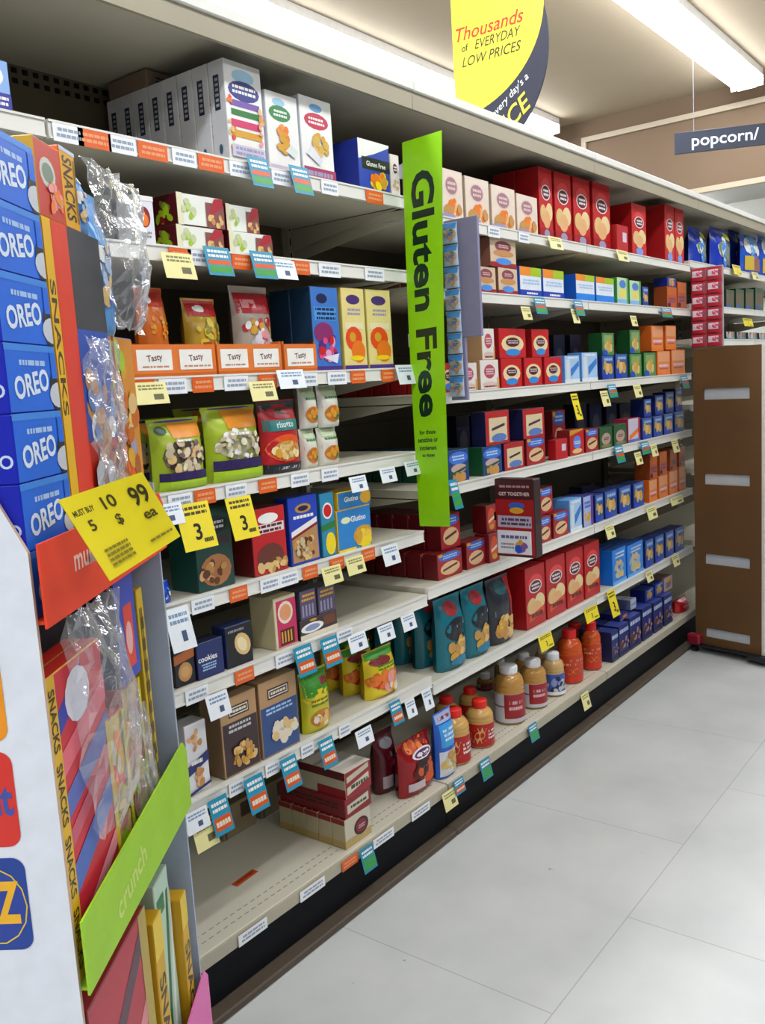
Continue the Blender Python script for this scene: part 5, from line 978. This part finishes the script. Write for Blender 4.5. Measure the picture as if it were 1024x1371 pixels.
# ------------------------------------------------------------------ orange counter trays on the third shelf
def tray(x0, x1, z, label):
    w = x1-x0; mb = MB(); m = mat('#e0762a', .5, 'card'); mi = mat('#b85a1c', .6, 'card'); h = .072; d = .16
    mb.box(0, 0, 0, w, d, .002, mi); mb.box(0, 0, .002, w, .003, h, m); mb.box(0, .003, .002, .003, d, h*1.1, m); mb.box(w-.003, .003, .002, w, d, h*1.1, m); mb.box(.003, d-.003, .002, w-.003, d, h*1.2, mi)
    n = max(1, int(w/.135+.4)); art = [('r', 0, 0, 1, .1, '#c8641c', 3)]
    for k in range(n):
        a = (k+.08)/n; b = (k+.9)/n; art += [('r', a, .2, b, .84, '#f2efe6', 2), ('t', 'Tasty', (a+b)/2, .56, .26, '#6a3a30', .12, .62/n), ('l', a+.05/n, .26, b-.05/n, .36, 1, '#c88a6a')]
    decals(mb, lambda s, t, e: (s*w, -e, t*h), art, w, h, 2)
    tag(mb.obj('counter_tray', loc=(x0, YU+.008, z)), label, 'display tray', 'orange counter trays')
for (a, b), lb in zip(TRAYX, ('orange cardboard tray with two white labels, nearest the snack display', 'orange cardboard tray with white labels under the red grain bag', 'short orange cardboard tray with one white label beside blue carton')): tray(a, b, 1.508+LIP+.0005, lb)

# ------------------------------------------------------------------ green blade sign
def blade_sign():
    o = empty('blade_sign', (2.292, YU-.01, 1.045))
    W_, H_ = .142, 1.16
    def fn(s, t, e=0): 
        w = .122+.020*t; y0 = .006-.012*t
        return (-e-.010*sin(pi*t)-.012*s*(1-t), y0-s*w, t*H_+.006*s)
    mb = MB(); n = 16; g = mat('#96dc08', .4); gb = mat('#7cb80a', .5)
    V = [fn(i/2, j/n) for j in range(n+1) for i in range(3)]; F = [(j*3+i, j*3+i+1, (j+1)*3+i+1, (j+1)*3+i) for j in range(n) for i in range(2)]
    mb.mesh(V, F, g); mb.mesh([(a+.0012, b, c) for a, b, c in V], [tuple(reversed(f)) for f in F], gb)
    dk = '#12301c'
    decals(mb, fn, [('t', 'Gluten Free', .5, .607, .074, dk, -pi/2, .9, .03, 1.32)]+[('t', t, .42, .255-.021*k, .0125 if k % 2 else .012, dk, 0, .62) for k, t in enumerate(('for those', 'sensitive or', 'intolerant', 'to gluten'))], W_, H_, 1)
    mb.obj('sign_card', o)
    mb = MB(); mb.box(.0014, -.02, .56, .02, .012, .60, mat('lgrey', .3)); mb.box(.0014, -.02, 1.06, .02, .012, 1.10, mat('lgrey', .3)); mb.obj('clip', o)
    tag(o, 'tall bright lime blade sign reading Gluten Free', 'sign')
blade_sign()

# ------------------------------------------------------------------ half round price sign hanging above the canopy
def round_sign():
    X, Y, Z = 3.2, 1.985, 2.72; R_ = .412
    o = empty('hanging_sign', (X, Y, Z)); mb = MB(); navy = mat('#20243c', .45); yel = mat('#f4ec3c', .4)
    pts = []
    for k in range(41):
        a = -pi/2+pi*k/40; y, z = R_*cos(a), R_*sin(a)
        if z >= -.325: pts.append((-y, z))
    pts = [(0, -.325)]+[(-sqrt(R_*R_-.325**2), -.325)]+pts+[(0, R_)]
    mb.poly([(0, y, z) for y, z in pts], navy); mb.poly([(.006, y, z) for y, z in reversed(pts)], navy)
    n = len(pts)
    for i in range(n):
        a, b = pts[i], pts[(i+1) % n]; mb.poly([(0, *a), (.006, *a), (.006, *b), (0, *b)], navy)
    # yellow field
    yp = [(0, .40)]; 
    for k in range(25):
        a = pi/2-pi*k/24*.0; 
    for k in range(17):
        a = pi/2-(pi/2)*k/16*.78; yp.append((-.398*cos(a), .14+.262*sin(a)))
    for k in range(21):
        a = (pi/2)*k/20; yp.append((-.398*cos(a), .14-.345*sin(a)))
    mb.poly([(-.0006, y, z) for y, z in yp], yel)
    def fn(s, t, e): return (-.0008-e, -s, t-.5)
    W_ = H_ = 1.0
    decals(mb, fn, [('t', '~Thousands', .165, .604, .050, '#d8381c', 0, .30, .012), ('t', 'of', .055, .552, .026, '#3a3418', 0, .1), ('t', '~EVERYDAY', .20, .552, .034, '#3a3418', 0, .2, .006), ('t', '~LOW PRICES', .17, .500, .036, '#3a3418', 0, .26, .006),
        ('t', "~every day's a", .245, .330, .036, '#e8eef4', .62, .3, .008), ('t', '~ICE', .268, .268, .066, '#f4e03c', .62, .14, .012)], 1, 1, 1)
    mb.obj('sign_board', o)
    for y in (-.05, -.3):
        mb = MB(); mb.box(.002, y, sqrt(R_*R_-y*y)-.01, .004, y+.002, CEIL-Z-.001, mat('grey', .3)); mb.obj('wire', o)
    tag(o, 'yellow and navy half round everyday low prices sign above canopy', 'sign')
round_sign()

# ------------------------------------------------------------------ aisle sign
def aisle_sign():
    W_, H_ = 1.15, .135; an = math.atan2(-.9, .42)
    o = empty('aisle_sign', (6.2, 2.157, 2.888), an); mb = MB(); mb.box(0, 0, 0, W_, .02, H_, mat('#262c3e', .5), c=.002)
    decals(mb, lambda s, t, e: (s*W_, -e, t*H_), [('t', 'popcorn/', .275, .47, .72, '#e4e8ee', 0, .44, .012, 1.1), ('t', 'nuts', .70, .52, .40, '#e4e8ee', 0, .3, .02) if 0 else ('r', .995, 0, 1, 1, '#262c3e', 1)], W_, H_, 1)
    mb.obj('sign_board', o)
    for x in (.12, 1.0):
        mb = MB(); mb.box(x, .008, H_, x+.004, .012, CEIL-2.888-.001, mat('grey', .3)); mb.obj('hanger', o)
    tag(o, 'dark navy hanging aisle sign reading popcorn', 'sign')
aisle_sign()
# dark sign on the far wall under the bulkhead
mb = MB(); mb.box(10.93, .9, 2.2, 10.99, 3.6, 3.05, mat('#34405c', .5)); tag(mb.obj('wall_sign'), 'plain dark blue sign panel high on the far wall', 'sign')

# ------------------------------------------------------------------ coupon dispenser clipped to the rail
def dispenser():
    o = empty('coupon_dispenser', (2.72, 1.60, .87)); W_, H_, D_ = .155, .275, .05
    mb = MB()   # local: front faces -x (towards the snack display)
    mb.box(0, -W_, 0, D_, 0, H_, mat('#2a1014', .4), c=.003); 
    def fn(s, t, e): return (-e, -s*W_, t*H_)
    decals(mb, fn, [('r', .02, .02, .98, .74, '#a01418', 3), ('r', .02, .74, .98, .98, '#4a1018', 2), ('l', .12, .88, .88, .93, 1, '#a88a8a'), ('t', 'GET TOGETHER', .5, .81, .045, '#e0c8c8', 0, .82), ('e', .55, .66, .2, .05, '#3a5ab0'), ('e', .55, .60, .18, .04, 'gold'), ('r', .06, .38, .92, .53, '#b8a8bc', 2), ('l', .1, .40, .9, .51, 2, '#4a3a5a')], W_, H_, 1)
    mb.obj('housing', o)
    mb = MB(); mb.box(-.008, -W_*.9, .012, -.001, -W_*.06, H_*.34, mat('#e8e6ee', .4)); decals(mb, lambda s, t, e: (-.008-e, -W_*(.06+.84*s), .012+t*(H_*.34-.012)), [('l', .1, .62, .9, .86, 1, '#5a5a8a'), ('l', .1, .2, .5, .5, 2, 'grey'), ('b', .7, .35, .16, .14, 6, .1, ['#8a5a9a', 'gold', 'blue'])], .13, .08, 3); mb.obj('coupon_card', o)
    mb = MB(); mb.box(D_-.01, -.01, .12, D_+.01, .029, .15, mat('black', .4)); mb.obj('rail_clip', o)
    tag(o, 'dark red coupon dispenser box clipped to the shelf rail', 'coupon dispenser')
dispenser()

# ------------------------------------------------------------------ hanging strips of packets
def clip_panel(x, y0, y1, z0, z1, col, label, name='clip_strip', foot=0):
    o = empty(name, (x, y0, z0)); mb = MB(); w = y1-y0; h = z1-z0
    if foot: mb.box(0, 0, foot, .012, w, h, mat(col, .5), c=.002); mb.box(0, w*.5, 0, .012, w, foot, mat(col, .5), c=.002)
    else: mb.box(0, 0, 0, .012, w, h, mat(col, .5), c=.002)
    mb.obj('panel', o)
    mb = MB()
    for k in range(int(h/.07)): mb.box(-.012, w*.72, h-.03-k*.07, 0, w*.72+.003, h-.027-k*.07, mat('lgrey', .3))
    mb.obj('hook_row', o)
    tag(o, label, 'hanging strip'); return o
clip_panel(2.50, 1.492, 1.618, 1.43, 2.0, '#8e88a8', 'lilac grey hanging strip panel just past the lime sign', foot=.20)
for k in range(8):
    o = make_package('hang_small', .058, .066, .016, 2.482, 1.617, 1.925-k*.069, -pi/2)
    tag(o, 'small mixed colour packet, '+ORD[k]+' from the top of lilac strip', 'snack packet', 'packets on the lilac strip')
clip_panel(4.88, 1.455, 1.618, 1.585, 2.0, '#b8a8ac', 'hanging strip of red and white packets above brown trolley')
for k in range(6):
    for q in range(2):
        o = make_package('hang_red', .078, .064, .018, 4.858, 1.617-q*.081, 1.93-k*.068, -pi/2)
        tag(o, 'red and white packet, '+ORD[k]+' from top, '+('shelf side' if q == 0 else 'aisle side')+' of strip above trolley', 'snack packet', 'packets on the red strip')

# ------------------------------------------------------------------ brown display trolley
def trolley():
    o = empty('display_trolley', (4.617, 1.528, 0), radians(-102.7)); w, h = .362, 1.575; br = mat('#64441f', .7, 'cardboard'); brd = mat('#5a3c1c', .7, 'cardboard')
    mb = MB(); 
    # board with four hand slots: built as a frame of strips so the slots are real openings
    sl = [(.085, .135), (.475, .53), (.89, .945), (1.32, 1.375)]; xa, xb = .055, .30
    z = .045
    for a, b in sl+[(h, h)]:
        mb.box(0, 0, z, w, .02, a, br) if a > z else None
        if b < h: mb.box(0, 0, a, xa, .02, b, br); mb.box(xb, 0, a, w, .02, b, br)
        z = b
    mb.obj('end_board', o)
    for a, b in sl:
        mb = MB(); P = [(xa, a), (xb, a), (xb, b-.01), (xb-.02, b), (xa+.03, b), (xa, b-.012)]
        mb.poly([(p[0], .012, p[1]) for p in P], mat('#c8ccd0', .3)); mb.box(xa-.004, .0125, a-.004, xb+.004, .03, b+.004, mat('#b8bcc2', .4)); mb.obj('hand_slot', o)
    mb = MB(); mb.box(w-.002, .02, .045, w+.012, .55, h, mat('#e8e8e4', .4)); mb.box(w, -.002, .045, w+.014, .02, h, mat('#dcd8cc', .4)); mb.obj('side_panel', o)
    mb = MB(); mb.box(0, .02, .045, .012, .55, h, brd); mb.obj('side_panel', o)
    for zz in (.06, .45, .85, 1.28):
        mb = MB(); mb.box(.012, .031, zz, w-.002, .55, zz+.012, mat('#d8d4c8', .5)); mb.obj('shelf', o)
    mb = MB(); mb.box(-.02, -.03, .035, w+.04, .58, .0455, mat('#15171c', .4), c=.004); mb.obj('base_frame', o)
    for x, y in ((.0, -.01), (w+.01, -.01), (.0, .55), (w+.01, .55)):
        c = MB(); r = .017
        V = []; F = []
        for k in range(16):
            a = 2*pi*k/16
            for dx in (-.014, .014): V.append((x+dx, y+r*cos(a), r+r*sin(a)))
        for k in range(16): F.append((2*k, 2*k+1, (2*k+3) % 32, (2*k+2) % 32))
        F.append(tuple(range(0, 32, 2))); F.append(tuple(range(31, 0, -2))); c.mesh(V, F, mat('#101014', .5)); c.obj('caster', o)
    mb = MB(); mb.box(-.028, -.045, .046, .045, .0, .10, mat('#8a1428', .45), c=.008); mb.obj('corner_bumper', o)
    mb = MB(); mb.box(w-.06, -.05, .02, w+.06, .04, .046, mat('#14161c', .45), c=.008); mb.obj('corner_bumper', o)
    tag(o, 'tall brown board display trolley with four pale hand slots', 'trolley')
    p = Vector((4.617, 1.528, 0))+Matrix.Rotation(radians(-102.7), 3, 'Z') @ Vector((.25, .1, 1.292))
trolley()

# ------------------------------------------------------------------ cardboard snack display
DC = Vector((.546, .928, 0)); DA = radians(34.9); DR = Matrix.Rotation(DA, 3, 'Z')
def Dp(a, b, z): return DC+DR @ Vector((a, b, z))
def rounded(x0, z0, x1, z1, r):
    P = []
    for cx, cz, a0 in ((x1-r, z1-r, 0), (x0+r, z1-r, 90), (x0+r, z0+r, 180), (x1-r, z0+r, 270)):
        for k in range(7): a = radians(a0+15*k); P.append((cx+r*cos(a), cz+r*sin(a)))
    return P
def display():
    o = empty('snack_display', DC, DA); wh = mat('#e4e8f0', .5, 'card'); L = .48; DP = .41
    mb = MB(); P = [(0, 0), (0, 1.335), (.036, 1.41), (.16, 1.66), (.28, 1.78), (DP, 1.82), (DP, 0)]
    mb.poly([(-.006, b, z) for b, z in reversed(P)], wh); mb.poly([(0, b, z) for b, z in P], wh)
    for i in range(len(P)):
        a, b = P[i], P[(i+1) % len(P)]; mb.poly([(-.006, *a), (0, *a), (0, *b), (-.006, *b)], mat('#c8a890', .6))
    def logo(z, col, extra):
        Q = rounded(.048, z, .153, z+.118, .016); mb.poly([(-.0066, b, zz) for b, zz in reversed(Q)], mat(col, .35))
        decals(mb, lambda s, t, e: (-.0066-e, .153-s*.105, z+t*.118), extra, .105, .118, 2)
    logo(1.115, '#f0960c', [('l', .1, .3, .7, .7, 2, '#f8c060')])
    logo(.985, '#dc2c20', [('t', 'it', .86, .5, .34, '#3c50a8', 0, .2, .03)])
    ring = [('e', .6, .48, .38, .42, '#e8c814'), ('e', .6, .48, .365, .405, '#1a3c9c'), ('t', 'RITZ', .5, .52, .46, '#f4b818', 0, .8, .04)]
    logo(.853, '#0c3c96', ring)
    mb.obj('side_panel', o)
    mb = MB(); mb.box(L, 0, 0, L+.006, DP, 1.36, mat('#a8b4c8', .5, 'card')); mb.box(L-.001, .06, .5, L, .16, 1.30, mat('#5a8cd0', .5)); mb.obj('side_panel', o)
    mb = MB(); mb.box(0, DP, 0, L, DP+.006, 1.82, mat('#1a2c78', .5, 'card')); mb.obj('back_panel', o)
    def lip(z0, z1, zt, col, art, name):
        mb = MB(); P = [(-.004, z0), (L+.006, z0+.004), (L+.006, zt-.02), (L-.012, zt), (-.004, z1)]; m = mat(col, .42)
        mb.poly([(a, -.012, z) for a, z in P], m); mb.poly([(a, -.009, z) for a, z in reversed(P)], m)
        for i in range(len(P)):
            p, q = P[i], P[(i+1) % len(P)]; mb.poly([(p[0], -.012, p[1]), (p[0], -.009, p[1]), (q[0], -.009, q[1]), (q[0], -.012, q[1])], m)
        mb.box(0, -.009, z0+.004, L, DP, z0+.008, mat(col, .5))
        decals(mb, lambda s, t, e: (s*L, -.012-e, z0+t*(z1-z0)), art, L, z1-z0, 4); mb.obj(name, o)
    lip(1.246, 1.344, 1.344, '#e8401c', [('t', 'munch', .30, .62, .3, '#f4c8b8', 0, .34), ('l', .5, .3, .8, .5, 1, '#f09070')], 'tray')
    lip(.788, .884, .912, '#9cce20', [('t', 'crunch', .36, .5, .36, '#c8e070', .15, .4)], 'tray')
    lip(.36, .43, .485, '#e46ab0', [], 'tray')
    mb = MB(); mb.box(0, 0, 0, L, DP, .05, mat('#d8dce4', .5)); mb.obj('base', o)
    tag(o, 'white cardboard snack display with red and green tray fronts', 'snack display')
display()
def dpack(style, a0, a1, b, z, h, d, label, tilt=0, cat=None):
    o = make_package(style, a1-a0, h, d, *Dp(a0, b, z), DA)
    if tilt: o.rotation_euler = (0, radians(tilt), DA)
    tag(o, label, STYLES[style]['cat'])
    return o
z = 1.2545
for k in range(7):
    o = dpack('oreo', .002, .140, .004, z, .0785, .16, 'blue cookie pack, '+('at the bottom' if k == 0 else 'at the top' if k == 6 else ORD[k]+' from the bottom')+' of the snack display stack'); o['group'] = 'blue cookie packs'; z += .0788
dpack('multi_tall', .146, .343, .004, 1.2545, .475, .06, 'tall red multipack with yellow lettered spine beside blue packs')
dpack('multi_small', .150, .232, .006, 1.731, .095, .06, 'small red multipack lying on top of the tall red one')
dpack('candy_pack', .352, .472, .01, 1.2545, .34, .07, 'orange and yellow candy multipack at far end of red tray')
dpack('candy_pack', .352, .472, .09, 1.2545, .34, .07, 'second candy multipack tucked behind the orange one')['group'] = 'candy multipacks'
dpack('nuts_yellow', .238, .292, .008, 1.731, .105, .045, 'yellow box with brown lettering on top of tall red multipack')
dpack('blue_wrap', .296, .343, .01, 1.731, .095, .04, 'small crinkled blue bag on top of tall red multipack')
dpack('blue_wrap', .360, .45, .015, 1.596, .215, .05, 'taller light blue bag on top of candy multipack')
dpack('wafer_pack', .004, .185, .004, .797, .385, .05, 'large red multipack with yellow lettered spine in green tray')
dpack('wafer_pack', .004, .185, .060, .797, .35, .05, 'red multipack standing behind the front one in green tray')
dpack('mixed_low', .19, .285, .02, .797, .25, .06, 'yellow and red multipack in middle of green tray')
dpack('mixed_low', .29, .365, .02, .797, .27, .06, 'narrow mixed multipack at far end of green tray')
dpack('ritz_blue', .30, .39, .02, 1.068, .165, .05, 'violet blue box with red panel under the red tray')
dpack('spine_yellow', .40, .43, .02, .797, .40, .04, 'narrow yellow box with dark spine print in green tray')
dpack('blue_plain', .10, .28, .20, .797, .42, .05, 'dark blue box deep inside the green tray')
dpack('red_lower', .03, .265, .01, .37, .37, .06, 'crimson multipack on the lowest pink tray')
dpack('gold_pouch', .275, .318, .004, .37, .33, .06, 'dark yellow box with black lettering on pink tray')
dpack('mint_box', .325, .40, .015, .37, .36, .06, 'pale green and white box on the pink tray')
dpack('gold_pouch', .405, .44, .0, .37, .29, .06, 'slim yellow box in front of pale green boxes')
dpack('mint_box', .402, .472, .085, .37, .37, .05, 'pale green box at the far end of pink tray')

# crumpled clear film over the packs
def film(a0, a1, b0, z0, z1, bulge, seed, label, taper=.5, n=14):
    rnd = random.Random(seed); mb = MB(); V = []; F = []
    for j in range(n+1):
        for i in range(n+1):
            s, t = i/n, j/n; w = (1-taper*(1-t)); 
            a = (a0+a1)/2+(s-.5)*(a1-a0)*w+rnd.uniform(-1, 1)*.005; zz = z0+(z1-z0)*t+rnd.uniform(-1, 1)*.005
            b = b0-bulge*sin(pi*s)*sin(pi*min(1, t*.9+.1))+rnd.uniform(-1, 1)*.007
            V.append((a, b, zz))
    for j in range(n):
        for i in range(n): k = j*(n+1)+i; F += [(k, k+1, k+n+2), (k, k+n+2, k+n+1)]
    mb.mesh(V, F, FILM); tag(mb.obj('plastic_film', loc=tuple(DC), rz=DA), label, 'plastic wrap')
FILM = film_mat()
film(.27, .53, -.012, 1.60, 1.83, .035, 3, 'crumpled clear film over the blue bags at display top', taper=.55)
film(.22, .35, -.006, 1.38, 1.585, .012, 5, 'clear film wrapped around tall red multipack', taper=.1)
film(.05, .25, -.004, .94, 1.24, .045, 8, 'crumpled clear film over red multipack in green tray', taper=.35)
film(.28, .38, .012, .80, 1.02, .012, 9, 'small clear film on mixed multipack in green tray', taper=.2)

# yellow price card clipped to the red tray front
def price_card():
    K = [Vector((.581, .916, 1.39)), Vector((.692, .904, 1.41)), Vector((.742, .904, 1.321)), Vector((.623, .894, 1.288))]   # tl, tr, br, bl
    o = empty('price_card', K[3]); N = (K[1]-K[0]).cross(K[3]-K[0]).normalized()
    if N.dot(Vector((-1, -1, 0))) < 0: N = -N
    def fn(s, t, e): 
        p = (K[3]*(1-s)+K[2]*s)*(1-t)+(K[0]*(1-s)+K[1]*s)*t; return tuple(p+N*e-K[3])
    mb = MB(); g = mat('#ecd81c', .4)
    n = 6; V = [fn(i/n, j/n, 0) for j in range(n+1) for i in range(n+1)]; F = [(j*(n+1)+i, j*(n+1)+i+1, (j+1)*(n+1)+i+1, (j+1)*(n+1)+i) for j in range(n) for i in range(n)]
    mb.mesh(V, F, g); mb.mesh([fn(i/n, j/n, -.0012) for j in range(n+1) for i in range(n+1)], [tuple(reversed(f)) for f in F], mat('#c8b818', .5))
    w, h = .115, .105
    decals(mb, fn, [('t', 'MUST BUY', .17, .80, .07, '#4a4210', 0, .24), ('t', '5', .17, .62, .13, '#4a4210', 0, .2), ('t', '10', .47, .80, .16, '#4a4210', 0, .2), ('t', '$', .47, .56, .15, '#4a4210', 0, .2), ('t', '99', .82, .74, .26, '#3a340c', 0, .22), ('t', 'ea', .82, .46, .10, '#4a4210', 0, .2), ('l', .12, .10, .42, .34, 4, '#8a7c20'), ('l', .62, .12, .95, .18, 1, '#8a7c20')], w, h, 3, e0=.0004)
    mb.obj('card', o)
    mb = MB(); q = Vector(Dp(.14, -.013, 1.30)); p = (K[2]+K[3])/2+(K[0]-K[3])*.2-N*.002; dd = q-p; s = Vector((0, 0, .006))
    mb.mesh([tuple(v-K[3]) for v in (p-s, p+s, q+s, q-s)]+[tuple(v-K[3]+Vector((.002, .002, 0))) for v in (p-s, p+s, q+s, q-s)], [(0, 1, 2, 3), (7, 6, 5, 4), (0, 4, 5, 1), (3, 2, 6, 7), (1, 5, 6, 2), (0, 3, 7, 4)], mat('#c8ccd0', .2)); mb.obj('clip', o)
    tag(o, 'tilted yellow price card clipped to the red tray front', 'price card')
price_card()
